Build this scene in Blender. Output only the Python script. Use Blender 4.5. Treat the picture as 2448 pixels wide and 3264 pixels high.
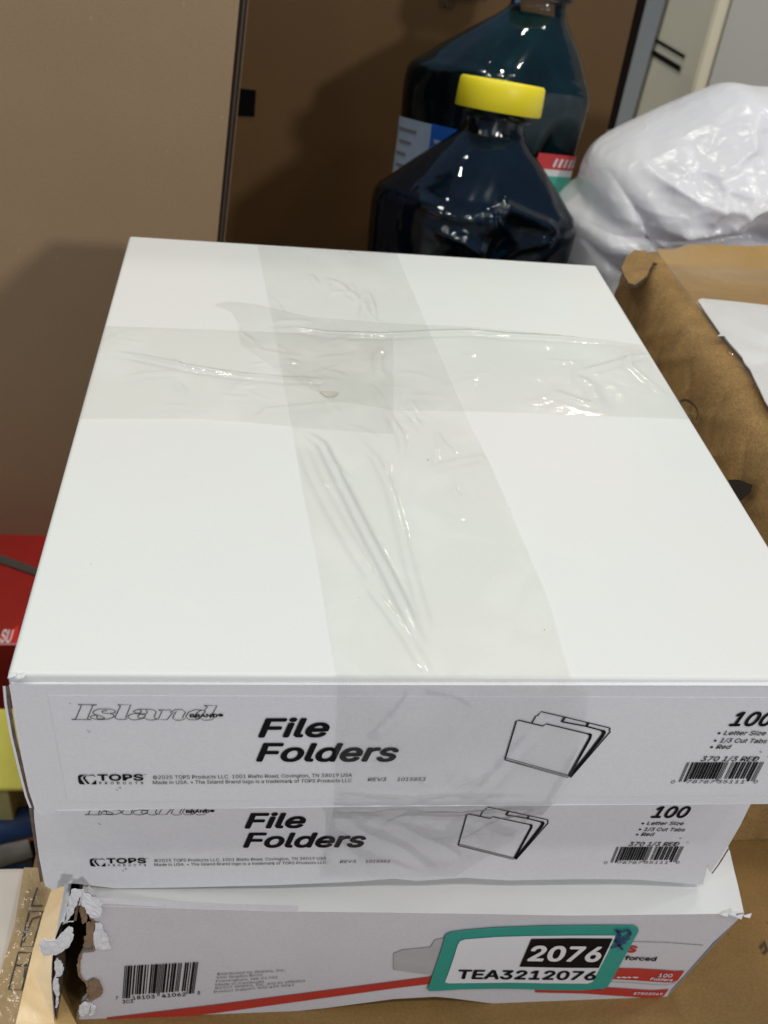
import bpy, bmesh, math, random, os
from mathutils import Vector, Matrix, Euler, noise
from mathutils.geometry import tessellate_polygon

random.seed(7)
SC = bpy.context.scene
COL = SC.collection
for o in list(bpy.data.objects):
    bpy.data.objects.remove(o)

# ---------------------------------------------------------------- camera, world, lamps, exposure
CAM_LOC = Vector((0.06389, -0.19672, 0.21041))
CAM_ROT = Euler((0.92177, -0.10381, -0.09039), 'XYZ')
cam_data = bpy.data.cameras.new('camera')
cam = bpy.data.objects.new('camera', cam_data)
COL.objects.link(cam)
cam.location = CAM_LOC
cam.rotation_euler = CAM_ROT
cam_data.sensor_width = 36.0
cam_data.lens = 36.0 * 3202.0 / 3264.0
cam_data.clip_start = 0.01
cam_data.clip_end = 60
cam_data.dof.use_dof = True
cam_data.dof.focus_distance = 0.34
cam_data.dof.aperture_fstop = 20.0
SC.camera = cam

world = bpy.data.worlds.new('World')
SC.world = world
world.use_nodes = True
bg = world.node_tree.nodes['Background']
bg.inputs[0].default_value = (0.56, 0.69, 1.0, 1)
bg.inputs[1].default_value = 0.15

def lamp(name, loc, target, size, power, color, shape='DISK', spread=None):
    d = bpy.data.lights.new(name, 'AREA')
    d.shape = shape
    d.size = size
    d.energy = power
    d.color = color
    if spread:
        d.spread = spread
    o = bpy.data.objects.new(name, d)
    COL.objects.link(o)
    o.location = loc
    v = Vector(target) - Vector(loc)
    o.rotation_euler = v.to_track_quat('-Z', 'Y').to_euler()
    return o

# a grid of round ceiling lamps, and one stronger lamp behind the photographer on the right
for lx in (-1.3, -0.35, 0.6, 1.5):
    for ly in (-0.8, 0.3, 1.4):
        lamp('ceiling_lamp', (lx, ly, 2.3), (lx, ly, 0), 0.16, 3.4, (0.985, 0.965, 0.86))
lamp('ceiling_lamp', (1.35, -2.30, 1.22), (0.05, 0.4, -0.05), 0.20, 15, (1.0, 0.96, 0.95))
lamp('ceiling_lamp', (1.34, 3.02, 1.85), (0.1, 0.1, 0), 0.14, 2.6, (1.0, 0.86, 0.66))

SC.view_settings.view_transform = 'Standard'
SC.view_settings.look = 'None'
SC.view_settings.exposure = 0.70
SC.view_settings.gamma = 1.0
SC.view_settings.use_curve_mapping = False
SC.render.engine = 'CYCLES'
SC.cycles.transparent_max_bounces = 16
SC.cycles.max_bounces = 10
try:
    SC.cycles.use_denoising = True
except Exception:
    pass

# ---------------------------------------------------------------- measuring helpers
# the photograph was measured on a 1659 px wide print of it; these turn a measured spot into a point of a known plane
FV = 3202.0 * 1659.0 / 2448.0
CR = CAM_ROT.to_matrix()

def ray(u, v):
    return CR @ Vector(((u - 829.5) / FV, -(v - 1106.0) / FV, -1.0))

def on_z(u, v, z):
    d = ray(u, v)
    return CAM_LOC + d * ((z - CAM_LOC.z) / d.z)

def on_y(u, v, y):
    d = ray(u, v)
    return CAM_LOC + d * ((y - CAM_LOC.y) / d.y)

def on_x(u, v, x):
    d = ray(u, v)
    return CAM_LOC + d * ((x - CAM_LOC.x) / d.x)

def smooth(pts, n=6, closed=False):
    out = []
    m = len(pts)
    rng = range(m if closed else m - 1)
    for i in rng:
        if closed:
            p = [Vector(pts[(i + k - 1) % m]) for k in range(4)]
        else:
            p = [Vector(pts[min(max(i + k - 1, 0), m - 1)]) for k in range(4)]
        for k in range(n):
            t = k / n
            out.append(0.5 * ((2 * p[1]) + (p[2] - p[0]) * t + (2 * p[0] - 5 * p[1] + 4 * p[2] - p[3]) * t * t
                              + (3 * p[1] - p[0] - 3 * p[2] + p[3]) * t ** 3))
    if not closed:
        out.append(Vector(pts[-1]))
    return out

def resample(pts, n):
    pts = [Vector(p) for p in pts]
    L = [0.0]
    for a, b in zip(pts, pts[1:]):
        L.append(L[-1] + (b - a).length)
    out = []
    for k in range(n):
        s = L[-1] * k / (n - 1)
        i = 0
        while i < len(L) - 2 and L[i + 1] < s:
            i += 1
        d = L[i + 1] - L[i]
        out.append(pts[i].lerp(pts[i + 1], 0 if d == 0 else (s - L[i]) / d))
    return out

# ---------------------------------------------------------------- materials
def node(nt, kind, **inp):
    n = nt.nodes.new(kind)
    for k, v in inp.items():
        n.inputs[k].default_value = v
    return n

def mat(name, color, rough=0.6, var=0.0, vscale=20.0, bump=0.0, bscale=200.0, spec=0.5, alt=None, detail=6.0,
        metallic=0.0, stretch=None, coat=0.0, rough_var=0.0, grain=0.0, specks=0.0):
    m = bpy.data.materials.new(name)
    m.use_nodes = True
    nt = m.node_tree
    b = nt.nodes['Principled BSDF']
    b.inputs['Base Color'].default_value = (*color, 1)
    b.inputs['Roughness'].default_value = rough
    b.inputs['Specular IOR Level'].default_value = spec
    b.inputs['Metallic'].default_value = metallic
    b.inputs['Coat Weight'].default_value = coat
    tc = nt.nodes.new('ShaderNodeTexCoord')
    vec = tc.outputs['Object']
    if stretch:
        mp = nt.nodes.new('ShaderNodeMapping')
        mp.inputs['Scale'].default_value = stretch
        nt.links.new(vec, mp.inputs['Vector'])
        vec = mp.outputs['Vector']
    if var > 0 or alt:
        ns = node(nt, 'ShaderNodeTexNoise', Scale=vscale, Detail=detail, Roughness=0.6)
        nt.links.new(vec, ns.inputs['Vector'])
        rp = nt.nodes.new('ShaderNodeValToRGB')
        rp.color_ramp.elements[0].position = 0.3
        rp.color_ramp.elements[1].position = 0.7
        lo = alt if alt else tuple(c * (1 - var) for c in color)
        hi = tuple(min(1, c * (1 + var)) for c in color)
        rp.color_ramp.elements[0].color = (*lo, 1)
        rp.color_ramp.elements[1].color = (*hi, 1)
        nt.links.new(ns.outputs['Fac'], rp.inputs['Fac'])
        col = rp.outputs['Color']
        if grain:
            g1 = node(nt, 'ShaderNodeTexNoise', Scale=900.0, Detail=3.0, Roughness=0.7)
            nt.links.new(tc.outputs['Object'], g1.inputs['Vector'])
            gm = node(nt, 'ShaderNodeMapRange'); gm.inputs['From Min'].default_value = 0.25; gm.inputs['From Max'].default_value = 0.75
            gm.inputs['To Min'].default_value = 1 - grain; gm.inputs['To Max'].default_value = 1 + grain
            nt.links.new(g1.outputs['Fac'], gm.inputs['Value'])
            gs = nt.nodes.new('ShaderNodeVectorMath'); gs.operation = 'SCALE'
            nt.links.new(col, gs.inputs[0]); nt.links.new(gm.outputs['Result'], gs.inputs['Scale'])
            col = gs.outputs[0]
        if specks:
            vo = nt.nodes.new('ShaderNodeTexVoronoi'); vo.inputs['Scale'].default_value = 55.0
            nt.links.new(tc.outputs['Object'], vo.inputs['Vector'])
            lt = nt.nodes.new('ShaderNodeMath'); lt.operation = 'LESS_THAN'; lt.inputs[1].default_value = 0.035
            nt.links.new(vo.outputs['Distance'], lt.inputs[0])
            sm = node(nt, 'ShaderNodeMapRange'); sm.inputs['To Min'].default_value = 1.0; sm.inputs['To Max'].default_value = 1.0 + specks
            nt.links.new(lt.outputs[0], sm.inputs['Value'])
            ss = nt.nodes.new('ShaderNodeVectorMath'); ss.operation = 'SCALE'
            nt.links.new(col, ss.inputs[0]); nt.links.new(sm.outputs['Result'], ss.inputs['Scale'])
            col = ss.outputs[0]
        nt.links.new(col, b.inputs['Base Color'])
        if rough_var:
            mr = node(nt, 'ShaderNodeMapRange')
            mr.inputs['To Min'].default_value = rough - rough_var
            mr.inputs['To Max'].default_value = rough + rough_var
            nt.links.new(ns.outputs['Fac'], mr.inputs['Value'])
            nt.links.new(mr.outputs['Result'], b.inputs['Roughness'])
    if bump > 0:
        n2 = node(nt, 'ShaderNodeTexNoise', Scale=bscale, Detail=5.0, Roughness=0.6)
        nt.links.new(vec, n2.inputs['Vector'])
        bp = node(nt, 'ShaderNodeBump', Strength=bump, Distance=0.001)
        nt.links.new(n2.outputs['Fac'], bp.inputs['Height'])
        nt.links.new(bp.outputs['Normal'], b.inputs['Normal'])
    return m

def tape_mat(name, tint=(0.980, 0.981, 0.977), gap=(0.997, 0.998, 0.996), rough=0.09, bump=0.10, patch=38.0, haze=0.012, fres=1.45, gain=0.5):
    m = bpy.data.materials.new(name)
    m.use_nodes = True
    nt = m.node_tree
    nt.nodes.clear()
    out = nt.nodes.new('ShaderNodeOutputMaterial')
    tc = nt.nodes.new('ShaderNodeTexCoord')
    ns = node(nt, 'ShaderNodeTexNoise', Scale=patch, Detail=3.0, Roughness=0.5, Distortion=0.8)
    nt.links.new(tc.outputs['Object'], ns.inputs['Vector'])
    rp = nt.nodes.new('ShaderNodeValToRGB')
    rp.color_ramp.elements[0].position = 0.50
    rp.color_ramp.elements[1].position = 0.60
    rp.color_ramp.elements[0].color = (*tint, 1)
    rp.color_ramp.elements[1].color = (*gap, 1)
    nt.links.new(ns.outputs['Fac'], rp.inputs['Fac'])
    tr = nt.nodes.new('ShaderNodeBsdfTransparent')
    lw = node(nt, 'ShaderNodeLayerWeight', Blend=0.5)
    pw = nt.nodes.new('ShaderNodeMath'); pw.operation = 'POWER'; pw.inputs[1].default_value = 5.0
    nt.links.new(lw.outputs['Facing'], pw.inputs[0])
    mr = node(nt, 'ShaderNodeMapRange'); mr.inputs['From Max'].default_value = 0.8; mr.inputs['To Min'].default_value = 1.0; mr.inputs['To Max'].default_value = 0.72
    nt.links.new(pw.outputs[0], mr.inputs['Value'])
    vm = nt.nodes.new('ShaderNodeVectorMath'); vm.operation = 'SCALE'
    nt.links.new(rp.outputs['Color'], vm.inputs[0]); nt.links.new(mr.outputs['Result'], vm.inputs['Scale'])
    nt.links.new(vm.outputs[0], tr.inputs['Color'])
    df = node(nt, 'ShaderNodeBsdfDiffuse')
    df.inputs['Color'].default_value = (0.75, 0.75, 0.72, 1)
    m1 = nt.nodes.new('ShaderNodeMixShader')
    m1.inputs[0].default_value = haze
    nt.links.new(tr.outputs[0], m1.inputs[1])
    nt.links.new(df.outputs[0], m1.inputs[2])
    gl = nt.nodes.new('ShaderNodeBsdfGlossy')
    gl.inputs['Roughness'].default_value = rough
    n2 = node(nt, 'ShaderNodeTexNoise', Scale=170.0, Detail=2.0, Roughness=0.5)
    nt.links.new(tc.outputs['Object'], n2.inputs['Vector'])
    bp = node(nt, 'ShaderNodeBump', Strength=bump, Distance=0.002)
    nt.links.new(n2.outputs['Fac'], bp.inputs['Height'])
    nt.links.new(bp.outputs['Normal'], gl.inputs['Normal'])
    fr = node(nt, 'ShaderNodeFresnel', IOR=fres)
    nt.links.new(bp.outputs['Normal'], fr.inputs['Normal'])
    gn = nt.nodes.new('ShaderNodeMath'); gn.operation = 'MULTIPLY'; gn.inputs[1].default_value = gain
    nt.links.new(fr.outputs[0], gn.inputs[0])
    m2 = nt.nodes.new('ShaderNodeMixShader')
    nt.links.new(gn.outputs[0], m2.inputs[0])
    nt.links.new(m1.outputs[0], m2.inputs[1])
    nt.links.new(gl.outputs[0], m2.inputs[2])
    nt.links.new(m2.outputs[0], out.inputs[0])
    return m

WHITE = mat('coated_white_board', (0.80, 0.768, 0.745), 0.40, alt=(0.762, 0.80, 0.757), vscale=6, bump=0.10, bscale=45, spec=0.45, rough_var=0.10, grain=0.02, specks=0)
WHITE_FRONT = mat('white_panel_board', (0.77, 0.77, 0.78), 0.5, var=0.02, vscale=25, bump=0.05, bscale=120, spec=0.35, grain=0.05, specks=0)
LABEL = mat('white_label_paper', (0.78, 0.78, 0.79), 0.55, var=0.015, vscale=30, bump=0.04, bscale=160, spec=0.3, grain=0.05, specks=0)
PAPER = mat('white_paper', (0.80, 0.80, 0.81), 0.6, var=0.02, vscale=30, bump=0.08, bscale=90)
SCUFF = mat('grey_scuff', (0.38, 0.37, 0.37), 0.7)
INK = mat('black_ink', (0.006, 0.005, 0.006), 0.6, spec=0.12)
INK_GREY = mat('grey_ink', (0.20, 0.19, 0.20), 0.5)
PIC_GREY = mat('printed_grey_picture', (0.46, 0.445, 0.45), 0.5, var=0.12, vscale=60)
RED = mat('red_ink', (0.50, 0.035, 0.025), 0.45, var=0.08, vscale=60)
TEAL = mat('teal_sticker_paper', (0.025, 0.33, 0.26), 0.45, var=0.05, vscale=70)
PEN = mat('blue_pen_ink', (0.012, 0.02, 0.16), 0.4)
CARTON = mat('kraft_cardboard', (0.245, 0.165, 0.09), 0.62, var=0.10, vscale=14, bump=0.10, bscale=260, spec=0.3, stretch=(1, 1, 3), grain=0.22, specks=0)
CARTON_LEFT = mat('pale_kraft_cardboard', (0.37, 0.255, 0.145), 0.6, var=0.05, vscale=7, bump=0.06, bscale=300, spec=0.3, grain=0.16, specks=0.35)
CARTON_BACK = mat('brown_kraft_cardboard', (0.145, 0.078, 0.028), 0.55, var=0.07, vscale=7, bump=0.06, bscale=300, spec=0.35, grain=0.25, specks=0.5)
CARTON_WORN = mat('worn_kraft_cardboard', (0.32, 0.19, 0.068), 0.8, var=0.20, vscale=60, bump=1.0, bscale=220, spec=0.35, stretch=(1, 1.0, 0.5), detail=9, grain=0.35, specks=-0.6)
CARTON_TOP = mat('taped_kraft_cardboard', (0.40, 0.235, 0.065), 0.34, var=0.12, vscale=22, bump=0.15, bscale=70, spec=0.5, stretch=(0.35, 1.6, 1), grain=0.15, specks=0)
BASE_KRAFT = mat('base_kraft_cardboard', (0.25, 0.145, 0.045), 0.5, var=0.13, vscale=16, bump=0.25, bscale=90, spec=0.4, grain=0.22, specks=-0.4)
KRAFT_RAW = mat('torn_raw_kraft', (0.27, 0.175, 0.10), 0.9, var=0.3, vscale=120, bump=0.8, bscale=300)
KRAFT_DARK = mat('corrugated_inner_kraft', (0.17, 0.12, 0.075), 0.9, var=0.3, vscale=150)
EDGE = mat('corrugated_edge', (0.14, 0.10, 0.075), 0.85, var=0.4, vscale=300)
PRINT_BROWN = mat('dark_brown_print', (0.06, 0.04, 0.02), 0.6)
BLACK = mat('black_print', (0.005, 0.004, 0.004), 0.8, spec=0.05)
TAPE = tape_mat('clear_packing_tape')
TAPE_CROSS = tape_mat('clear_packing_tape_cross', tint=(0.978, 0.979, 0.974), gap=(0.997, 0.998, 0.996), rough=0.09, bump=0.07, patch=26)
TAPE_FRONT = tape_mat('clear_crumpled_tape', tint=(0.972, 0.974, 0.972), gap=(0.995, 0.996, 0.996), rough=0.16, bump=0.35, patch=30, haze=0.03, gain=0.3)
FILM = tape_mat('clear_film_on_carton', tint=(0.93, 0.92, 0.90), gap=(0.98, 0.98, 0.97), rough=0.12, bump=0.35, patch=22, haze=0.02)

# ---------------------------------------------------------------- objects
def tag(o, label=None, cat=None, group=None, kind=None):
    if label: o['label'] = label
    if cat: o['category'] = cat
    if group: o['group'] = group
    if kind: o['kind'] = kind
    return o

def thing(name, loc, label, cat, group=None):
    o = bpy.data.objects.new(name, None)
    o.empty_display_size = 0.02
    COL.objects.link(o)
    o.location = loc
    return tag(o, label, cat, group)

def link(name, me, m, parent=None, smooth_shade=False):
    o = bpy.data.objects.new(name, me)
    COL.objects.link(o)
    if m:
        for mm in (m if isinstance(m, (list, tuple)) else [m]):
            me.materials.append(mm)
    if smooth_shade:
        for p in me.polygons:
            p.use_smooth = True
    if parent:
        o.parent = parent
        o.matrix_parent_inverse = Matrix.Translation(-parent.location) if parent.type == 'EMPTY' else Matrix.Identity(4)
    return o

class MB:
    def __init__(self):
        self.v, self.f, self.mi = [], [], []
    def add(self, vs, fs, mi=0):
        n = len(self.v)
        self.v += [Vector(p) for p in vs]
        self.f += [tuple(i + n for i in f) for f in fs]
        self.mi += [mi] * len(fs)
    def poly(self, pts, off=None, mi=0):
        """flat outline, optionally thickened by the vector off"""
        pts = [Vector(p) for p in pts]
        tris = tessellate_polygon([pts])
        n = len(pts)
        if off is None:
            self.add(pts, tris, mi)
        else:
            off = Vector(off)
            vs = pts + [p + off for p in pts]
            fs = list(tris) + [tuple(i + n for i in reversed(t)) for t in tris]
            fs += [(i, (i + 1) % n, (i + 1) % n + n, i + n) for i in range(n)]
            self.add(vs, fs, mi)
    def box(self, a, b, mi=0):
        x0, y0, z0 = a; x1, y1, z1 = b
        self.add([(x0, y0, z0), (x1, y0, z0), (x1, y1, z0), (x0, y1, z0), (x0, y0, z1), (x1, y0, z1), (x1, y1, z1), (x0, y1, z1)],
                 [(0, 3, 2, 1), (4, 5, 6, 7), (0, 1, 5, 4), (1, 2, 6, 5), (2, 3, 7, 6), (3, 0, 4, 7)], mi)
    def grid(self, rows, mi=0, closed=False):
        n, m = len(rows), len(rows[0])
        fs = []
        for i in range(n - 1):
            for j in range(m if closed else m - 1):
                fs.append((i * m + j, i * m + (j + 1) % m, (i + 1) * m + (j + 1) % m, (i + 1) * m + j))
        self.add([p for r in rows for p in r], fs, mi)
    def ribbon(self, pts, w, nrm, mi=0, closed=False):
        pts = [Vector(p) for p in pts]
        nrm = Vector(nrm).normalized()
        ws = w if isinstance(w, (list, tuple)) else [w] * len(pts)
        L, R = [], []
        n = len(pts)
        for i in range(n):
            if closed:
                a, b = pts[(i - 1) % n], pts[(i + 1) % n]
            else:
                a, b = pts[max(i - 1, 0)], pts[min(i + 1, n - 1)]
            t = b - a
            if t.length < 1e-9:
                t = Vector((1, 0, 0))
            s = nrm.cross(t.normalized()) * ws[i] / 2
            L.append(pts[i] + s); R.append(pts[i] - s)
        if closed:
            L.append(L[0]); R.append(R[0])
        self.grid([L, R], mi)
    def tube(self, pts, r, seg=10, mi=0):
        pts = [Vector(p) for p in pts]
        rows = []
        n = len(pts)
        rs = r if isinstance(r, (list, tuple)) else [r] * n
        for i in range(n):
            t = (pts[min(i + 1, n - 1)] - pts[max(i - 1, 0)]).normalized()
            a = t.cross(Vector((0, 0, 1)))
            if a.length < 1e-4: a = Vector((1, 0, 0))
            a.normalize(); b = t.cross(a)
            rows.append([pts[i] + (a * math.cos(2 * math.pi * k / seg) + b * math.sin(2 * math.pi * k / seg)) * rs[i] for k in range(seg)])
        self.grid(rows, mi, closed=True)
        self.add(rows[0], [tuple(range(seg))], mi)
        self.add(rows[-1], [tuple(reversed(range(seg)))], mi)
    def build(self, name, m, parent=None, smooth_shade=False, recalc=True, bevel=0.0, bevel_seg=3):
        if not recalc and self.f:
            # open sheets: turn the front side outwards (up, or towards the open side of the room)
            tot = 0.0
            for f in self.f:
                a, b, c = (self.v[i] for i in f[:3])
                tot += (b - a).cross(c - a).dot(Vector((0, -1, 1)))
            if tot < 0:
                self.f = [tuple(reversed(f)) for f in self.f]
        me = bpy.data.meshes.new(name)
        me.from_pydata([tuple(p) for p in self.v], [], self.f)
        me.polygons.foreach_set('material_index', self.mi)
        if recalc or bevel:
            bm = bmesh.new(); bm.from_mesh(me)
            if bevel:
                bmesh.ops.bevel(bm, geom=[e for e in bm.edges if len(e.link_faces) == 2 and e.calc_face_angle(0) > 0.35], offset=bevel, segments=bevel_seg, profile=0.6, affect='EDGES')
            bmesh.ops.recalc_face_normals(bm, faces=list(bm.faces))
            bm.to_mesh(me); bm.free()
        me.update()
        return link(name, me, m, parent, smooth_shade)

# ---- lettering (outline font shapes turned into flat meshes)
FONT = None
try:
    fp = os.path.join(bpy.utils.system_resource('DATAFILES'), 'fonts', 'Inter.woff2')
    if os.path.exists(fp):
        FONT = bpy.data.fonts.load(fp)
except Exception:
    FONT = None
_glyph = {}

def glyphs(s, bold=0.0, shear=0.0, spacing=1.0):
    key = (s, bold, shear, spacing)
    if key in _glyph:
        return _glyph[key]
    cu = bpy.data.curves.new('lettering', 'FONT')
    if FONT: cu.font = FONT
    cu.body = s
    cu.size = 1.0
    cu.offset = 0.0
    cu.shear = shear
    cu.space_character = spacing
    cu.resolution_u = 3
    o = bpy.data.objects.new('lettering', cu)
    COL.objects.link(o)
    dg = bpy.context.evaluated_depsgraph_get()
    me = bpy.data.meshes.new_from_object(o.evaluated_get(dg))
    vs = [tuple(v.co[:2]) for v in me.vertices]
    fs = [tuple(p.vertices) for p in me.polygons]
    bpy.data.objects.remove(o)
    bpy.data.curves.remove(cu)
    bpy.data.meshes.remove(me)
    _glyph[key] = (vs, fs)
    return vs, fs

CAP = max(y for x, y in glyphs('H')[0])

def write(mb, s, p0, p1, up, bold=0.0, shear=0.0, spacing=1.0, mi=0):
    """lay the line s so that it runs from p0 to p1 on the baseline with capitals as tall as the vector up"""
    vs, fs = glyphs(s, bold, shear, spacing)
    x0, x1 = min(v[0] for v in vs), max(v[0] for v in vs)
    p0, p1, up = Vector(p0), Vector(p1), Vector(up)
    dx = (p1 - p0) / (x1 - x0)
    base = [p0 + dx * (v[0] - x0) + up * (v[1] / CAP) for v in vs]
    if bold > 0.008:                       # heavy lettering is struck several times, a hair apart
        nrm = dx.cross(up).normalized()
        uv = up / CAP
        nst = 6 if bold > 0.015 else 3
        for k in range(nst):
            a = 2 * math.pi * k / nst
            mb.add([p + dx * (bold * 0.9 * math.cos(a)) + uv * (bold * 0.7 * math.sin(a)) + nrm * (0.00002 * k) for p in base], fs, mi)
    else:
        mb.add(base, fs, mi)

UPC_L = ['0001101', '0011001', '0010011', '0111101', '0100011', '0110001', '0101111', '0111011', '0110111', '0001011']
def upc_bars(digits):
    l = ''.join(UPC_L[int(c)] for c in digits[:6])
    r = ''.join(''.join('1' if b == '0' else '0' for b in UPC_L[int(c)]) for c in digits[6:])
    return '101' + l + '01010' + r + '101'

def barcode(mb, digits, P00, P10, P01, P11, guard=0.10, mi=0):
    """bars between bottom corners P00 P10 and top corners P01 P11"""
    P00, P10, P01, P11 = map(Vector, (P00, P10, P01, P11))
    bits = upc_bars(digits)
    n = len(bits)
    i = 0
    while i < n:
        if bits[i] == '1':
            j = i
            while j < n and bits[j] == '1': j += 1
            a, b = i / n, j / n
            g = 0.0 if (i < 10 or i >= n - 10 or 45 <= i < 50) else guard
            def q(t, h): return P00.lerp(P10, t).lerp(P01.lerp(P11, t), h)
            mb.add([q(a, g), q(b, g), q(b, 1), q(a, 1)], [(0, 1, 2, 3)], mi)
            i = j
        else:
            i += 1

def dist_to_line(p, pts):
    best, tt = 1e9, 0
    for i, (a, b) in enumerate(zip(pts, pts[1:])):
        d = b - a
        t = max(0, min(1, (p - a).dot(d) / max(d.length_squared, 1e-12)))
        dd = (p - a - d * t).length
        if dd < best: best, tt = dd, (i + t) / (len(pts) - 1)
    return best, tt

# ================================================================ the setting
FLOOR = mat('pale_concrete_floor', (0.46, 0.44, 0.40), 0.7, var=0.08, vscale=6, bump=0.1, bscale=60)
mb = MB()
mb.add([(-6, -6, -0.42), (6, -6, -0.42), (6, 6, -0.42), (-6, 6, -0.42)], [(0, 1, 2, 3)])
tag(mb.build('floor', FLOOR), kind='structure')

BZ = -0.2065                                   # top of the cartons everything stands on

# ---- tall pale brown box on the left, leaning a little
t = thing('cardboard_box', (-0.2, 0.52, -0.30), 'tall plain pale brown cardboard box standing on the red box, left of the bottles', 'box')
Y0 = 0.43
ur, lr = on_y(518, -60, Y0), on_y(462, 545, Y0)
dv = (ur - lr) / (ur.z - lr.z)
br = lr + dv * (-0.297 - lr.z); tr_ = lr + dv * (0.30 - lr.z)
ax = Vector((dv.z, 0, -dv.x)).normalized()
bl, tl = br - ax * 0.46, tr_ - ax * 0.46
bl.z = br.z = -0.299
mb = MB(); mb.poly([bl, br, tr_, tl], (0.0062, 0.14, 0))
mb.build('carton_body', CARTON_LEFT, t, bevel=0.0012, bevel_seg=2)
mb = MB()
LINER = mat('pale_liner_edge', (0.22, 0.15, 0.10), 0.8, var=0.2, vscale=200)
FLUTE = mat('dark_flute_edge', (0.035, 0.022, 0.014), 0.9, spec=0.1)
for k, (dy, w, mm) in enumerate(((0.004, 0.005, LINER), (0.034, 0.045, FLUTE), (0.075, 0.028, EDGE), (0.108, 0.030, FLUTE), (0.130, 0.012, LINER))):
    mb = MB()
    a = br + Vector((0.0004 + 0.0443 * dy, dy, 0.01)); b = tr_ + Vector((0.0004 + 0.0443 * dy, dy, -0.01))
    mb.ribbon([a.lerp(b, i / 24) + Vector((0, 0.002 * noise.noise(Vector((i * 0.6, k, 0))), 0)) for i in range(25)], w, (1, -0.0443, 0))
    mb.build('corrugated_edge', mm, t)

# ---- brown box at the back, behind the bottles
YB = 0.66
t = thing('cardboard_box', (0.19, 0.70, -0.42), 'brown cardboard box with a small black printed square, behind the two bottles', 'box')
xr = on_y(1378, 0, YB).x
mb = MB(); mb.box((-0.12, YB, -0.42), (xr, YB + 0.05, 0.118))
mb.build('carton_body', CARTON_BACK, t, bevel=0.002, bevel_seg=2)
mb = MB()
mb.poly([on_y(u, v, YB - 0.0006) for u, v in ((512, 190), (553, 195), (550, 253), (508, 250))])
mb.build('printed_square', BLACK, t)
mb = MB()
mb.poly([on_y(u, v, YB - 0.0006) for u, v in ((948, -26), (1052, -18), (1052, 2), (985, 0), (948, -6))])
up = Vector((0, 0, 0.006))
write(mb, '0410', on_y(948, 17, YB - 0.0006), on_y(982, 20, YB - 0.0006), up, bold=0.02)
mb.build('printed_marks', PRINT_BROWN, t)

# ---- pale metal cabinet at the back right
CREAM = mat('cream_painted_metal', (0.86, 0.80, 0.58), 0.5, var=0.05, vscale=5, bump=0.02, bscale=90)
GREYGREEN = mat('grey_green_painted_metal', (0.52, 0.51, 0.44), 0.5, var=0.05, vscale=5)
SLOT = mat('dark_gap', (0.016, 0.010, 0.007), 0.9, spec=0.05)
GREYMETAL = mat('grey_metal_strip', (0.40, 0.42, 0.40), 0.45, var=0.06, vscale=12)
t = thing('metal_cabinet', (0.62, 0.85, -0.42), 'cream and grey metal cabinet with two dark drawer gaps, behind the white plastic bag', 'cabinet')
YC = 0.70
ca, cb = on_y(1556, 0, YC), on_y(1480, 224, YC)
XC = (ca.x + cb.x) / 2
mb = MB(); mb.box((XC, YC, -0.42), (XC + 0.5, YC + 0.42, 0.30))
mb.build('cabinet_body', CREAM, t, bevel=0.006, bevel_seg=3)
def side(u, v, off=0.0015):
    return on_x(u, v, XC - off)
mb = MB(); mb.box((XC + 0.012, YC - 0.004, -0.41), (XC + 0.49, YC - 0.001, 0.29))
mb.build('front_panel', GREYGREEN, t, bevel=0.001, bevel_seg=2)
mb = MB(); mb.ribbon([side(1384, 68), side(1478, 123)], 0.003, (1, 0, 0)); mb.build('drawer_gap', SLOT, t)
mb = MB(); mb.ribbon([side(1376, 93), side(1469, 149)], 0.0048, (1, 0, 0)); mb.build('drawer_gap', SLOT, t)
mb = MB()
mb.poly([side(1413, -40), side(1452, -40), side(1362, 280), side(1332, 280)], (-0.002, 0, 0))
mb.build('edge_strip', GREYMETAL, t, bevel=0.0008, bevel_seg=1)
mb = MB(); mb.poly([side(1370, -40), side(1413, -40), side(1332, 280), side(1290, 280)], (-0.001, 0, 0)); mb.build('gap_shade_strip', SLOT, t)  # dark sheet painted in for the shaded gap beside the back box

# ---- carton under the bottles and the bag, carton under the stack
t = thing('cardboard_box', (0.33, 0.45, -0.42), 'low brown cardboard box under the blue bottles and the plastic bag', 'box')
mb = MB(); mb.box((0.075, 0.318, -0.42), (0.62, 0.592, BZ))
mb.build('carton_body', BASE_KRAFT, t, bevel=0.003, bevel_seg=2)

base = thing('cardboard_box', (0.2, 0.11, -0.42), 'big brown cardboard box under the stack of white boxes, with printed handling marks', 'box')
xl = -0.0285
mb = MB(); mb.box((xl, -0.10, -0.42), (0.62, 0.312, BZ))
mb.build('carton_body', BASE_KRAFT, base, bevel=0.003, bevel_seg=2)
def bz(u, v, h=0.0006): return on_z(u, v, BZ + h)
def c3(u, v, h=0.0006): return bz(u * 0.1716, 1863.7 + v * 0.1716, h)     # close-up of the torn corner
mb = MB()
lw = 0.0007
for pl in ([(370, 610), (540, 610), (410, 1055), (260, 1050), (370, 610)], [(500, 672), (405, 705), (320, 900), (300, 1000)],
           [(235, 1125), (400, 1130), (275, 1600), (110, 1590), (235, 1125)], [(330, 1270), (300, 1440)], [(205, 1290), (340, 1290)],
           [(470, 310), (395, 540)], [(395, 540), (535, 540)]):
    mb.ribbon([c3(u, v) for u, v in pl], lw, (0, 0, 1))
    mb.build('printed_line', PRINT_BROWN, base); mb = MB()
mb.ribbon([bz(u, v) for u, v in ((1643, 2048), (1652, 2034), (1657, 2052), (1649, 2060))], 0.0014, (0, 0, 1))
mb.build('printed_marks', PRINT_BROWN, base)
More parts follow.
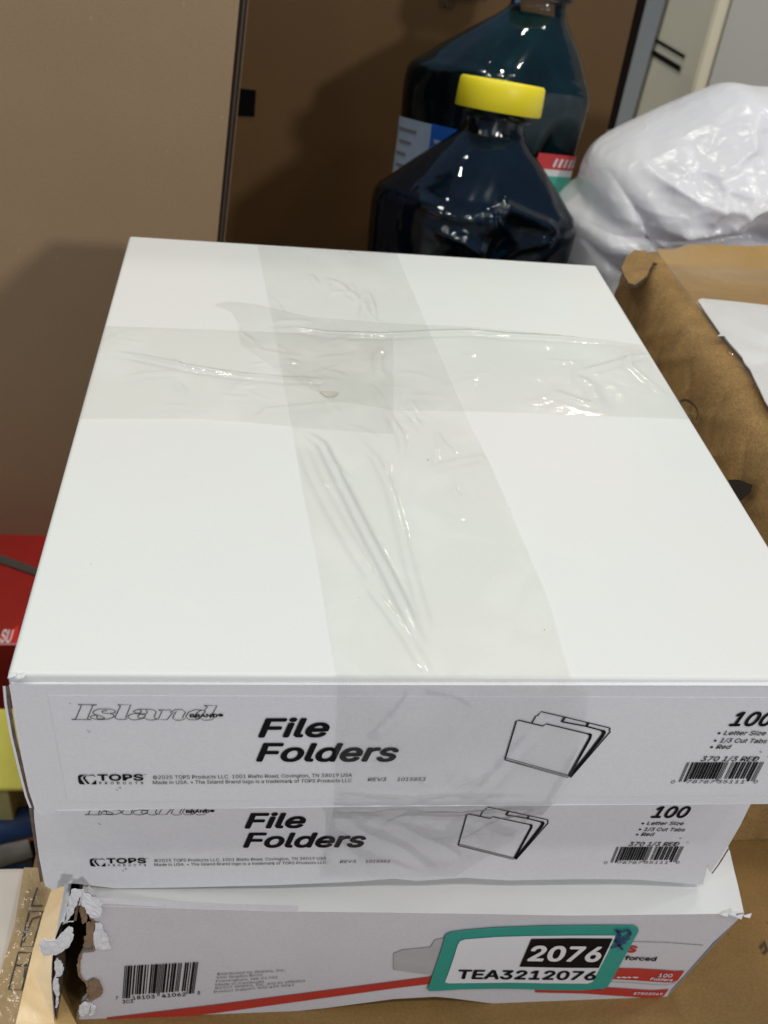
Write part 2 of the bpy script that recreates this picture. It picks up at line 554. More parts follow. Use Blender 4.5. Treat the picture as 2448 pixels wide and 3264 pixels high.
def strip(name, left, right, h, parent, m, nu=14, nv=40, amp=0.0006, sc=60):
    L = resample([c3(u, v, h) for u, v in left], nv); R = resample([c3(u, v, h) for u, v in right], nv)
    rows = []
    for a, b in zip(L, R):
        row = []
        for j in range(nu):
            p = a.lerp(b, j / (nu - 1))
            p.z += amp * max(0, noise.noise(p * sc))
            row.append(p)
        rows.append(row)
    mb = MB(); mb.grid(rows); return mb.build(name, m, parent, True, recalc=False)
GLOSS_TAN = mat('glossy_tan_tape', (0.78, 0.52, 0.21), 0.22, var=0.08, vscale=18, bump=0.12, bscale=60, spec=0.6)
strip('packing_tape', [(660, 300), (540, 640), (400, 1150), (290, 1620), (160, 2200)], [(900, 300), (860, 640), (800, 1150), (760, 1620), (1050, 2200)], 0.0011, base, GLOSS_TAN)
KRAFT_LIT = mat('lit_kraft_board', (0.52, 0.36, 0.17), 0.45, var=0.10, vscale=24, bump=0.2, bscale=110, grain=0.15, specks=0)
strip('lit_kraft_strip', [(300, 60), (180, 800), (30, 1300), (-150, 1900), (-250, 2200)], [(900, 60), (800, 700), (700, 1150), (600, 1620), (500, 2200)], 0.0002, base, KRAFT_LIT, amp=0.0)  # paler layer: the stronger light on the carton's left, put into colour
strip('clear_tape', [(330, 330), (180, 800), (30, 1300), (-150, 1900), (-250, 2200)], [(630, 330), (500, 700), (380, 1150), (270, 1620), (140, 2200)], 0.0008, base, FILM, amp=0.0015, sc=140)
# crinkled loose film by the corner
rows = []
for i in range(15):
    row = []
    for j in range(22):
        a = c3(360 + 200 * i / 14 - 40 * j / 21, 130 + 560 * j / 21)
        a.z += 0.003 + 0.009 * abs(noise.noise(Vector((i * 0.35, j * 0.22, 3.1)))) * math.sin(math.pi * i / 14)
        row.append(a)
    rows.append(row)
mb = MB(); mb.grid(rows); mb.build('loose_film', FILM, base, True, recalc=False)

# ================================================================ left pile: red box, yellow pad, striped bundle
REDB = mat('red_printed_board', (0.36, 0.014, 0.009), 0.5, var=0.12, vscale=14, bump=0.05, grain=0.2, specks=0)
REDBRIGHT = mat('bright_red_print', (0.75, 0.03, 0.02), 0.5)
PINK = mat('worn_pink_edge', (0.75, 0.22, 0.25), 0.7, var=0.15, vscale=90)
STRAP = mat('grey_strap', (0.075, 0.065, 0.055), 0.6)
WPRINT = mat('white_print', (0.82, 0.78, 0.78), 0.6)
RZ = -0.300
t = thing('red_box', (-0.2, 0.36, -0.42), 'red printed box with a grey strap, under the tall pale brown box', 'box')
fl, fr_ = on_z(-60, 1392, RZ), on_z(60, 1396, RZ)
yf = fl.y
mb = MB(); mb.box((-0.36, yf, -0.419), (-0.034, 0.60, RZ))
mb.build('box_body', REDB, t, bevel=0.0015, bevel_seg=2)
mb = MB(); mb.poly([on_z(u, v, RZ + 0.0008) for u, v in ((-40, 1192), (0, 1199), (85, 1231), (85, 1247), (0, 1217), (-40, 1206))], (0, 0, 0.001))
mb.build('strap', STRAP, t)
mb = MB(); mb.poly([on_z(u, v, RZ + 0.0006) for u, v in ((-30, 1372), (8, 1370), (33, 1355), (40, 1349), (40, 1388), (-30, 1386))])
mb.build('printed_panel', REDBRIGHT, t)
mb = MB(); write(mb, 'SU', on_z(-1, 1387, RZ + 0.0011), on_z(22, 1388, RZ + 0.0011), Vector((0, 0.012, 0)), bold=0.03)
mb.build('printed_lettering', WPRINT, t)
mb = MB(); mb.ribbon([on_z(u, 1391, RZ + 0.0008) for u in (-40, 0, 50)], 0.0022, (0, 0, 1)); mb.build('worn_edge', PINK, t)

PALE = mat('cream_coated_board', (0.88, 0.80, 0.69), 0.5, var=0.06, vscale=20, bump=0.05, bscale=120)
t = thing('pale_carton', (-0.12, -0.01, -0.42), 'pale cream carton at the lower left, beside the big brown box', 'box')
mb = MB(); mb.box((-0.24, -0.12, -0.419), (xl - 0.004, on_z(60, 1872, -0.218).y, -0.218)); mb.build('box_body', PALE, t, bevel=0.003, bevel_seg=2)
YEL = mat('yellow_note_paper', (0.80, 0.74, 0.14), 0.8, var=0.05, vscale=40)
YELS = mat('pale_yellow_paper_edges', (0.55, 0.52, 0.24), 0.85, var=0.12, vscale=200, stretch=(1, 1, 8))
t = thing('note_pad', (-0.1, 0.16, -0.42), 'stack of yellow note pads left of the white boxes', 'note pad')
PZ = -0.315
f0, f1 = on_z(-30, 1697, PZ), on_z(16, 1697, PZ); b0 = on_z(-30, 1560, PZ)
mb = MB(); mb.box((-0.20, f0.y, -0.419), (f1.x, b0.y + 0.012, PZ - 0.004)); mb.build('paper_block', YELS, t, bevel=0.0008, bevel_seg=1)
mb = MB(); mb.box((-0.20, f0.y - 0.002, PZ - 0.0035), (f1.x + 0.022, b0.y + 0.012, PZ)); mb.build('top_sheet', YEL, t, bevel=0.0008, bevel_seg=1)

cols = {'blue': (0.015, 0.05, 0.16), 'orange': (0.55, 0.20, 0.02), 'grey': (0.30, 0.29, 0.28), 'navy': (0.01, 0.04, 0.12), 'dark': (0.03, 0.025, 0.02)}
t = thing('rolled_tarp', (-0.1, 0.1, -0.42), 'rolled blue, orange and grey striped bundle below the yellow note pads', 'bundle')
def rolled(u0, v0, u1, v1, z, r, c, sub):
    m = mat(sub + '_' + c + '_fabric', cols[c], 0.55, var=0.25, vscale=60, bump=0.3, bscale=150)
    a, b = on_z(u0, v0, z), on_z(u1, v1, z)
    mb = MB(); n = 14
    pts = [a.lerp(b, i / (n - 1)) + Vector((0, 0, 0.0015 * noise.noise(Vector((i * 0.4, v0, 0))))) for i in range(n)]
    mb.tube(pts, r, 14); mb.build('rolled_layer', m, t, True)
rolled(-120, 1818, 90, 1770, -0.36, 0.011, 'blue', 'top')
rolled(-120, 1838, 90, 1792, -0.363, 0.0055, 'orange', 'trim')
rolled(-120, 1866, 62, 1812, -0.372, 0.012, 'grey', 'middle')
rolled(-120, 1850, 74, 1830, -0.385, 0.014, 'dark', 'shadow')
rolled(-120, 1890, 66, 1848, -0.39, 0.013, 'navy', 'lower')
mb = MB(); a, b = on_z(-120, 1870, -0.40), on_z(60, 1820, -0.40)
mb.box((-0.22, min(a.y, b.y) - 0.004, -0.419), (xl - 0.012, max(a.y, b.y) + 0.03, -0.392)); mb.build('rolled_core', mat('navy_core_fabric', cols['navy'], 0.7), t, bevel=0.008, bevel_seg=3)

# ================================================================ bottles
def sect(th, n):
    c, s = math.cos(th), math.sin(th)
    return 1.0 / ((abs(c) ** n + abs(s) ** n) ** (1.0 / n))

def bottle_surface(profile, dents, seg=160, nz=150, rot=0.0, inset=0.0, ztop=None, wob=0.0, fat=1.0, offx=0.0, ridges=(), hs=0.0):
    rows = []
    zs = [p[0] for p in profile]
    z0, z1 = zs[0], (ztop if ztop is not None else zs[-1])
    for i in range(nz):
        z = z0 + (z1 - z0) * i / (nz - 1)
        k = 0
        while k < len(zs) - 2 and zs[k + 1] < z: k += 1
        f = (z - zs[k]) / max(1e-9, zs[k + 1] - zs[k])
        r = profile[k][1] * (1 - f) + profile[k + 1][1] * f
        n = profile[k][2] * (1 - f) + profile[k + 1][2] * f
        row = []
        for j in range(seg):
            th = 2 * math.pi * j / seg
            rr = r * sect(th - rot, n) * (1 + (0.93 * fat - 1) * min(1, max(0, (n - 2.0) / 1.2)))
            for (dth, dz, wth, wz, depth) in dents:
                a = (th - dth + math.pi) % (2 * math.pi) - math.pi
                q = (a / wth) ** 2 + ((z - dz) / wz) ** 2
                if q < 1: rr -= depth * (1 - q) ** 1.5
            if wob:
                rr += wob * noise.noise(Vector((math.cos(th) * 2.2, math.sin(th) * 2.2, z * 45)))
            if ridges and math.sin(th) < 0.3 and 0.10 < z - hs < 0.205:
                q = Vector((th if th < math.pi else th - 2 * math.pi, z - hs, 0))
                q.x *= 0.055
                for line, hh, w in ridges:
                    d, tt = dist_to_line(q, line)
                    if d < 3 * w:
                        rr += 1.5 * hh * math.exp(-(d / w) ** 2) * min(1, 6 * tt + 0.1, 6 * (1 - tt) + 0.1)
            rr -= inset
            ox = offx * max(0, min(1, (0.236 + hs - z) / 0.042))
            row.append(Vector((rr * math.cos(th) + ox, rr * math.sin(th), z)))
        rows.append(row)
    return rows

def shell_mat(name, tint):
    m = bpy.data.materials.new(name); m.use_nodes = True
    nt = m.node_tree; nt.nodes.clear()
    out = nt.nodes.new('ShaderNodeOutputMaterial')
    tr = nt.nodes.new('ShaderNodeBsdfTransparent'); tr.inputs[0].default_value = (*tint, 1)
    gl = nt.nodes.new('ShaderNodeBsdfGlossy'); gl.inputs['Roughness'].default_value = 0.035
    gl.inputs['Color'].default_value = (0.72, 0.74, 0.78, 1)
    tc = nt.nodes.new('ShaderNodeTexCoord')
    ns = node(nt, 'ShaderNodeTexNoise', Scale=55.0, Detail=2.0)
    nt.links.new(tc.outputs['Object'], ns.inputs['Vector'])
    bp = node(nt, 'ShaderNodeBump', Strength=0.25, Distance=0.003)
    nt.links.new(ns.outputs['Fac'], bp.inputs['Height'])
    nt.links.new(bp.outputs['Normal'], gl.inputs['Normal'])
    fr = node(nt, 'ShaderNodeFresnel', IOR=1.5)
    nt.links.new(bp.outputs['Normal'], fr.inputs['Normal'])
    mx = nt.nodes.new('ShaderNodeMixShader')
    nt.links.new(fr.outputs[0], mx.inputs[0]); nt.links.new(tr.outputs[0], mx.inputs[1]); nt.links.new(gl.outputs[0], mx.inputs[2])
    nt.links.new(mx.outputs[0], out.inputs[0])
    return m

SHELL = shell_mat('clear_bottle_plastic', (0.80, 0.82, 0.82))
LIQ = mat('dark_blue_liquid', (0.004, 0.018, 0.036), 0.12, var=0.5, vscale=22, spec=0.35)
LIQ2 = mat('dark_teal_liquid', (0.004, 0.034, 0.044), 0.15, var=0.5, vscale=22, spec=0.35)
YCAP = mat('yellow_cap_plastic', (0.95, 0.79, 0.02), 0.42, var=0.03, vscale=30, bump=0.04)
BLUEL = mat('blue_label_print', (0.01, 0.12, 0.50), 0.4, var=0.1, vscale=70)
PALEL = mat('pale_blue_label_print', (0.36, 0.45, 0.56), 0.45, var=0.08, vscale=90)
REDL = mat('red_label_print', (0.60, 0.05, 0.05), 0.4)
GREENL = mat('green_label_print', (0.05, 0.40, 0.28), 0.4)
WHITEL = mat('white_label_print', (0.70, 0.72, 0.72), 0.4)

def label_patch(parent, mname, m, th0, th1, z0, z1, prof, fat, offx, rot, slant=0.0, lift=0.0):
    rows = []
    for i in range(10):
        z = z0 + (z1 - z0) * i / 9
        k = 0
        zs = [p[0] for p in prof]
        while k < len(zs) - 2 and zs[k + 1] < z: k += 1
        f = (z - zs[k]) / max(1e-9, zs[k + 1] - zs[k])
        r = prof[k][1] * (1 - f) + prof[k + 1][1] * f; n = prof[k][2] * (1 - f) + prof[k + 1][2] * f
        row = []
        for j in range(26):
            th = th0 + (th1 - th0) * j / 25 + slant * i / 9
            rr = r * sect(th - rot, n) * 0.93 * fat + 0.0012 + lift
            row.append(Vector((rr * math.cos(th) + offx, rr * math.sin(th), z)))
        rows.append(row)
    mb = MB(); mb.grid(rows); return mb.build(mname, m, parent, True, recalc=False)

def make_bottle(base_loc, lean, label, liquid, hshift, dents, rot, cap, ridges, fat, offx):
    t = thing('liquid_bottle', base_loc, label, 'bottle', 'blue liquid bottles behind the white boxes')
    h = hshift
    prof = [(0.001, 0.050, 4.0), (0.006, 0.0575, 4.0), (0.02, 0.060, 4.0), (0.09 + h, 0.0590, 4.0), (0.15 + h, 0.0600, 4.0), (0.175 + h, 0.0625, 3.8),
            (0.186 + h, 0.0635, 3.6), (0.1915 + h, 0.0632, 3.5), (0.196 + h, 0.0610, 3.4), (0.200 + h, 0.0570, 3.2), (0.212 + h, 0.0440, 2.8), (0.222 + h, 0.0330, 2.4), (0.2295 + h, 0.0245, 2.1), (0.234 + h, 0.0200, 2.0),
            (0.238 + h, 0.0180, 2.0), (0.2425 + h, 0.0178, 2.0), (0.2432 + h, 0.0212, 2.0), (0.2452 + h, 0.0212, 2.0), (0.246 + h, 0.0172, 2.0), (0.258 + h, 0.0172, 2.0)]
    mbo = MB(); rows = bottle_surface(prof, dents, rot=rot, nz=260, seg=220, wob=0.0006, fat=fat, offx=offx, ridges=ridges, hs=h)
    mbo.grid(rows, closed=True); mbo.add(rows[0], [tuple(range(len(rows[0])))])
    o = mbo.build('bottle_shell', SHELL, t, True); o.matrix_parent_inverse = Matrix.Identity(4)
    mbl = MB(); rows = bottle_surface(prof, dents, rot=rot, nz=150, inset=0.0022, ztop=0.2335 + h, wob=0.0006, fat=fat, offx=offx, ridges=ridges, hs=h)
    rows = [[p + Vector((-0.0012, 0, 0.002 if i == 0 else 0)) for p in r] for i, r in enumerate(rows)]
    mbl.grid(rows, closed=True); mbl.add(rows[0], [tuple(range(len(rows[0])))]); mbl.add(rows[-1], [tuple(range(len(rows[-1])))])
    o = mbl.build('liquid', liquid, t, True); o.matrix_parent_inverse = Matrix.Identity(4)
    if cap:
        c = MB(); rr = []
        for zz, r in ((0.2475, 0.0250), (0.2480, 0.0258), (0.2590, 0.0255), (0.2630, 0.0252), (0.2642, 0.0240), (0.2646, 0.0)):
            rr.append([Vector((r * (1 + (0.004 if k % 2 else 0)) * math.cos(2 * math.pi * k / 120), r * (1 + (0.004 if k % 2 else 0)) * math.sin(2 * math.pi * k / 120), zz + h)) for k in range(120)])
        c.grid(rr, closed=True)
        rin = [Vector((0.019 * math.cos(2 * math.pi * k / 120), 0.019 * math.sin(2 * math.pi * k / 120), 0.2478 + h)) for k in range(120)]
        c.grid([rin, rr[0]], closed=True)
        o = c.build('bottle_cap', YCAP, t, True); o.matrix_parent_inverse = Matrix.Identity(4)
    t.rotation_euler = (Matrix.Rotation(lean, 3, 'Y') @ Matrix.Rotation(-back, 3, 'X')).to_euler()
    t.scale = (1.05, 1.05, 1.05)
    return t, prof

lean = math.radians(4.3)
back = math.radians(12)
TILT = Matrix.Rotation(lean, 3, 'Y') @ Matrix.Rotation(-back, 3, 'X')
AXB = TILT @ Vector((0, 0, 1))
def seat(u, v, y, loc):
    # height shift and base point for a bottle whose spot at height loc on its axis is seen at u, v
    p = on_y(u, v, y)
    h = (p.z - BZ - 0.0105) / (1.05 * AXB.z) - loc
    b = p - AXB * (1.05 * (loc + h))
    return h, b
hf, fb_base = seat(1081, 207, 0.445, 0.256)
dents_f = [(math.radians(-72), 0.163 + hf, 0.46, 0.036, 0.017), (math.radians(-112), 0.140 + hf, 0.30, 0.042, 0.010), (math.radians(-36), 0.150 + hf, 0.35, 0.030, 0.011)]
def bpx(u, v):
    th = -math.pi / 2 + math.asin(max(-0.98, min(0.98, (u - 1029) / 205.0)))
    return Vector((th * 0.055, 0.193 - (v - 412) * 0.00029, 0))
CREASE_F = [([bpx(u, v) for u, v in pl], h, w) for pl, h, w in (
    ([(1017, 388), (1025, 418), (1034, 452), (1028, 480)], 0.0030, 0.0028), ([(1040, 384), (1065, 388), (1154, 413), (1168, 432)], 0.0032, 0.0030),
    ([(1022, 426), (1054, 489), (1065, 540)], -0.0030, 0.0035), ([(1168, 436), (1123, 469), (1096, 510)], 0.0034, 0.0032), ([(1100, 440), (1080, 470), (1090, 520)], -0.0040, 0.006),
    ([(922, 446), (980, 458), (1017, 478), (1068, 526)], 0.0030, 0.0030), ([(865, 398), (965, 418), (1010, 410)], 0.0016, 0.0030), ([(940, 500), (1000, 510), (1040, 550)], -0.0025, 0.005), ([(1060, 410), (1140, 430)], -0.0030, 0.005))]
tf, pf = make_bottle(fb_base, lean, 'dark blue liquid bottle with a yellow cap and a dented front, the nearer one', LIQ, hf, dents_f, math.radians(20), True, CREASE_F, 0.94, -0.0035)
o = label_patch(tf, 'bottle_label', REDL, math.radians(160), math.radians(215), 0.10 + hf, 0.1525 + hf, pf, 0.94, -0.0035, math.radians(20)); o.matrix_parent_inverse = Matrix.Identity(4)

hb, bb_base = seat(1163, 14, 0.532, 0.2385)
dents_b = [(math.radians(-40), 0.150 + hb, 0.35, 0.03, 0.008)]
tb, pb = make_bottle(bb_base, lean, 'taller dark teal bottle with a blue label, standing behind the yellow-capped bottle', LIQ2, hb, dents_b, math.radians(28), True, [], 0.89, -0.017)
for nm, m, a0, a1, z0, z1 in (('blue_label', BLUEL, -148, -80, 0.06, 0.161), ('pale_label', PALEL, -205, -148, 0.06, 0.1605),
                              ('red_label', REDL, -62, 30, 0.1455, 0.155), ('white_label', WHITEL, -62, 30, 0.1415, 0.1455), ('green_label', GREENL, -62, 30, 0.04, 0.1415)):
    o = label_patch(tb, nm, m, math.radians(a0), math.radians(a1), z0 + hb, z1 + hb, pb, 0.89, -0.017, math.radians(28))
    o.matrix_parent_inverse = Matrix.Identity(4)

for k in range(4):
    o = label_patch(tb, 'label_text_line', INK_GREY, math.radians(-188 + 3 * (k % 2)), math.radians(-164 - 5 * (k % 3)), 0.1525 + hb - 0.0075 * k, 0.1542 + hb - 0.0075 * k, pb, 0.89, -0.017, math.radians(28), lift=0.0004)
    o.matrix_parent_inverse = Matrix.Identity(4)
for k in range(3):
    o = label_patch(tb, 'label_text_line', PALEL, math.radians(-143), math.radians(-118 - 6 * (k % 2)), 0.150 + hb - 0.006 * k, 0.1522 + hb - 0.006 * k, pb, 0.89, -0.017, math.radians(28), lift=0.0004)
    o.matrix_parent_inverse = Matrix.Identity(4)
for k in range(7):
    o = label_patch(tb, 'label_letter', WHITEL, math.radians(-46 + 5.2 * k), math.radians(-43.6 + 5.2 * k), 0.1472 + hb, 0.1525 + hb, pb, 0.89, -0.017, math.radians(28), slant=0.03, lift=0.0004)
    o.matrix_parent_inverse = Matrix.Identity(4)

# ================================================================ crumpled white plastic bag
m = bpy.data.materials.new('thin_white_plastic_film'); m.use_nodes = True
nt = m.node_tree; b = nt.nodes['Principled BSDF']
b.inputs['Base Color'].default_value = (0.92, 0.91, 0.93, 1); b.inputs['Roughness'].default_value = 0.23
b.inputs['Subsurface Weight'].default_value = 0.25; b.inputs['Subsurface Radius'].default_value = (0.02, 0.02, 0.025); b.inputs['Subsurface Scale'].default_value = 0.6
tc = nt.nodes.new('ShaderNodeTexCoord'); ns = node(nt, 'ShaderNodeTexNoise', Scale=9.0, Detail=4.0, Roughness=0.6)
nt.links.new(tc.outputs['Object'], ns.inputs['Vector'])
vadd = nt.nodes.new('ShaderNodeVectorMath'); vadd.operation = 'MULTIPLY_ADD'
vadd.inputs[1].default_value = (0.09, 0.09, 0.09)
nt.links.new(ns.outputs['Color'], vadd.inputs[0]); nt.links.new(tc.outputs['Object'], vadd.inputs[2])
mp = nt.nodes.new('ShaderNodeMapping'); mp.inputs['Rotation'].default_value = (0, 0.5, 0); mp.inputs['Scale'].default_value = (0.45, 1, 1.7)
nt.links.new(vadd.outputs[0], mp.inputs['Vector'])
hsum = None
for sc_, w_ in ((14.0, 1.0), (34.0, 0.30), (80.0, 0.06)):
    vo = nt.nodes.new('ShaderNodeTexVoronoi'); vo.inputs['Scale'].default_value = sc_
    nt.links.new(mp.outputs[0], vo.inputs['Vector'])
    ml = nt.nodes.new('ShaderNodeMath'); ml.operation = 'MULTIPLY'; ml.inputs[1].default_value = w_
    nt.links.new(vo.outputs['Distance'], ml.inputs[0])
    if hsum is None: hsum = ml
    else:
        ad = nt.nodes.new('ShaderNodeMath'); ad.operation = 'ADD'
        nt.links.new(hsum.outputs[0], ad.inputs[0]); nt.links.new(ml.outputs[0], ad.inputs[1]); hsum = ad
bp = node(nt, 'ShaderNodeBump', Strength=0.30, Distance=0.012); nt.links.new(hsum.outputs[0], bp.inputs['Height']); nt.links.new(bp.outputs['Normal'], b.inputs['Normal'])
b.inputs['Transmission Weight'].default_value = 0.0
tl = node(nt, 'ShaderNodeBsdfTranslucent'); tl.inputs['Color'].default_value = (0.72, 0.74, 0.80, 1)
tp = node(nt, 'ShaderNodeBsdfTransparent'); tp.inputs['Color'].default_value = (0.92, 0.93, 0.96, 1)
mx1 = nt.nodes.new('ShaderNodeMixShader'); mx1.inputs[0].default_value = 0.16
nt.links.new(b.outputs[0], mx1.inputs[1]); nt.links.new(tl.outputs[0], mx1.inputs[2])
mx2 = nt.nodes.new('ShaderNodeMixShader'); mx2.inputs[0].default_value = 0.06
nt.links.new(mx1.outputs[0], mx2.inputs[1]); nt.links.new(tp.outputs[0], mx2.inputs[2])
nt.links.new(mx2.outputs[0], nt.nodes['Material Output'].inputs[0])
BAG = m
YG = 0.455
outl = [(1200, 640), (1196, 560), (1206, 470), (1214, 440), (1250, 415), (1266, 370), (1290, 332), (1335, 300), (1400, 268), (1480, 232), (1550, 203), (1600, 188), (1660, 196), (1760, 205),
        (1860, 260), (1920, 380), (1930, 520), (1900, 640), (1800, 720), (1500, 760), (1300, 730)]
pts2 = [p for p in smooth([(p[0], p[1], 0) for p in outl], 12, True)]
op = [on_y(p.x, p.y, YG) for p in pts2]
cen = on_y(1520, 470, YG)
creases = [[(1215, 440), (1300, 436), (1420, 420), (1520, 408), (1659, 430)], [(1335, 425), (1420, 460), (1500, 495), (1600, 520)], [(1480, 380), (1520, 350), (1600, 315), (1659, 300)],
           [(1290, 335), (1330, 400), (1340, 440)], [(1440, 370), (1475, 330), (1480, 320), (1590, 325)], [(1500, 390), (1440, 395), (1390, 405)], [(1590, 190), (1640, 260), (1659, 330)],
           [(1590, 380), (1600, 430), (1659, 445)], [(1330, 300), (1420, 340), (1500, 350)], [(1230, 470), (1330, 520), (1400, 560)], [(1400, 300), (1480, 300), (1560, 260)], [(1560, 470), (1659, 500)]]
cr3 = [[on_y(u, v, YG) for u, v in c] for c in creases]
rows = []
NS = 150
for i in range(NS + 1):
    ps = math.pi * i / NS
    row = []
    for p in op:
        d = p - cen
        rr = math.sin(ps) ** 0.75 if 0 < i < NS else 0
        q = cen + d * rr
        q.y = YG - 0.075 * math.cos(ps) - 0.0
        if i < NS // 2 + 6:
            flat = Vector((q.x, YG, q.z))
            amp = min(1.0, (1 - rr) * 5 + 0.1)
            hh = 0
            for k, c in enumerate(cr3):
                dd, tt = dist_to_line(flat, c)
                s = 1 if k % 3 else -1
                hh += s * 0.010 * math.exp(-abs(dd) / 0.006)
            g = Vector((flat.x * 0.8 + flat.z * 0.35, 0.0, flat.z * 1.25 - flat.x * 0.35)) + 0.012 * noise.noise_vector(flat * 20)
            v1 = noise.voronoi(g * 13 + Vector((2, 0.5, 1)))[0]
            v2 = noise.voronoi(g * 30 + Vector((5, 0.5, 3)))[0]
            v3 = noise.voronoi(g * 62 + Vector((1, 0.5, 8)))[0]
            hh += 0.026 * (v1[0] - 0.3) + 0.013 * (v2[0] - 0.3) + 0.0035 * (v3[0] - 0.3)
            q.y -= hh * amp
        row.append(q)
    rows.append(row)
bag = thing('plastic_bag', (cen.x, YG, BZ), 'crumpled white plastic bag behind the worn cardboard box', 'bag')
mb = MB(); mb.grid(rows, closed=True)
for v in mb.v:
    if v.z < BZ + 0.001: v.z = BZ + 0.001
    if v.y > 0.585: v.y = 0.585
mb.build('bag_film', BAG, bag, True)
for k, (u, v, yy, w, h_, a) in enumerate(((1560, 400, 0.425, 0.05, 0.03, 0.15), (1450, 470, 0.44, 0.06, 0.03, -0.25))):
    c = on_y(u, v, yy); e1 = Vector((math.cos(a), 0.2, math.sin(a))); e2 = Vector((-math.sin(a), 0.15, math.cos(a)))
    mb = MB(); mb.poly([c - e1 * w / 2 - e2 * h_ / 2, c + e1 * w / 2 - e2 * h_ / 2, c + e1 * w / 2 + e2 * h_ / 2, c - e1 * w / 2 + e2 * h_ / 2], (0, 0.02, 0))
    mb.build('wrapped_packet', PAPER, bag)

# ================================================================ worn brown cardboard box on the right
rb = thing('cardboard_box', (0.42, 0.23, BZ), 'worn brown cardboard box with a crushed corner and white paper taped on top', 'box')
XS, XT, YF, YK = 0.2715, 0.2890, 0.085, 0.346
sec = [(XS + 0.001, BZ + 0.0005), (XS, -0.15), (XS, -0.11), (XS, -0.07), (XS, -0.04), (XS + 0.0003, -0.024), (XS + 0.0022, -0.012), (XS + 0.0065, -0.0045), (XS + 0.0125, -0.0012), (XT + 0.001, 0.0)]
sec = [Vector((a, 0, b)) for a, b in sec]
sec = resample(smooth(sec, 10), 90)
rowsS = []
NY = 200
for i in range(NY):
    y = YF + (YK - YF) * i / (NY - 1)
    row = []
    for j, s in enumerate(sec):
        p = Vector((s.x, y, s.z))
        w = noise.noise(Vector((p.y * 40, p.z * 26, 1.3)))
        w2 = noise.noise(Vector((p.y * 110, p.z * 70, 4.3)))
        for (ya, za, yb2, zb) in ((0.30, -0.02, 0.26, -0.09), (0.26, -0.005, 0.235, -0.06), (0.22, -0.012, 0.17, -0.05), (0.185, -0.004, 0.165, -0.045), (0.15, -0.008, 0.11, -0.06), (0.33, -0.05, 0.29, -0.11)):
            q = Vector((p.y, p.z, 0)); d_, t_ = dist_to_line(q, [Vector((ya, za, 0)), Vector((yb2, zb, 0))])
            if d_ < 0.006: p.x += 0.0013 * math.exp(-abs(d_) / 0.0013)
        up = max(0, min(1, (p.z + 0.10) / 0.08))
        ridge = abs(noise.noise(Vector((p.y * 24 + p.z * 40, p.z * 9, 9.1))))
        vv = noise.voronoi(Vector((p.y * 34 + p.z * 22 + 0.4 * w, p.z * 30 - p.y * 10, 2.0)))[0]
        vv2 = noise.voronoi(Vector((p.y * 80 + p.z * 60, p.z * 70, 5.0)))[0]
        amt = (0.0022 * (vv[0] - 0.4) + 0.0009 * (vv2[0] - 0.4) + 0.0012 * w + 0.0007 * w2 - 0.0025 * max(0, 0.12 - ridge) * 6) * (0.35 + 0.65 * up)
        if j > 70: amt *= max(0.0, (89 - j) / 19)
        p.x += amt + 0.001
        # crushed rear corner
        k = max(0, (y - (YK - 0.030)) / 0.030)
        if s.z > -0.05:
            p.z -= 0.006 * k * k * min(1, (s.z + 0.05) / 0.04)
            p.x += 0.006 * k * k
        row.append(p)
    rowsS.append(row)
mb = MB(); mb.grid(rowsS)
mb.build('worn_side_panel', CARTON_WORN, rb, True, recalc=False)
# top panel with wavy back rim
rowsT = []
for i in range(60):
    row = []
    for j in range(46):
        e = rowsS[int(round(i / 59 * (NY - 1)))][-1]
        x = e.x + (0.60 - e.x) * (j / 45) ** 1.4
        y = e.y
        z = e.z + (0 - e.z) * min(1, j / 10) + (0.0006 * noise.noise(Vector((x * 30, y * 60, 2))) if j else 0)
        if i > 55: z += 0.0016 * (0.6 + noise.noise(Vector((x * 90, 1, 5)))) * (i - 55) / 4
        row.append(Vector((x, y, z)))
    rowsT.append(row)
mb = MB(); mb.grid(rowsT); mb.build('top_panel', CARTON_TOP, rb, True, recalc=False)
mb = MB()
mb.box((XS + 0.012, YK - 0.004, BZ + 0.0005), (0.60, YK, -0.007)); mb.build('rear_panel', CARTON_WORN, rb)
mb = MB(); mb.box((XS + 0.006, YF, BZ + 0.0005), (0.60, YF + 0.004, -0.006)); mb.build('front_panel', CARTON_WORN, rb)
mb = MB(); mb.box((0.596, YF, BZ + 0.0005), (0.60, YK, -0.004)); mb.build('far_side_panel', CARTON_WORN, rb)
def sx(u, v, d=0.0015): return on_x(u, v, XS - d)
DARKHOLE = mat('torn_dark_kraft', (0.03, 0.02, 0.012), 0.9)
mb = MB()
ck = smooth([tuple(on_z(u, v, -0.0005)) for u, v in ((1342, 604), (1352, 616), (1372, 622), (1392, 608), (1404, 590), (1412, 574), (1422, 572))], 4)
mb.ribbon([p + Vector((0.0008 * noise.noise(p * 500), 0.0008 * noise.noise(p * 600), 0)) for p in ck], [0.0009 + 0.0026 * abs(noise.noise(Vector((i * 0.5, 3, 1)))) for i in range(len(ck))], (0.3, -0.5, 0.8))
for p in mb.v: p.z += 0.0010; p.x -= 0.0012; p.y -= 0.0012
mb.build('torn_crack', DARKHOLE, rb)
fl_ = []
for u, v in ((1350, 598), (1342, 578), (1352, 556), (1370, 540), (1394, 541), (1414, 556), (1409, 571), (1403, 580), (1399, 593), (1388, 604), (1372, 615), (1358, 611)):
    zz = -0.0045 + 0.0062 * (u - 1340) / 75
    fl_.append(on_z(u, v, zz + 0.0012))
mb = MB(); mb.poly(fl_, (0.0002, 0.0002, -0.0010)); mb.build('torn_flap', CARTON_WORN, rb)
mb = MB()
mb.poly([sx(u, v) for u, v in ((1572, 1036), (1596, 1036), (1626, 1048), (1622, 1062), (1606, 1078), (1594, 1086))])
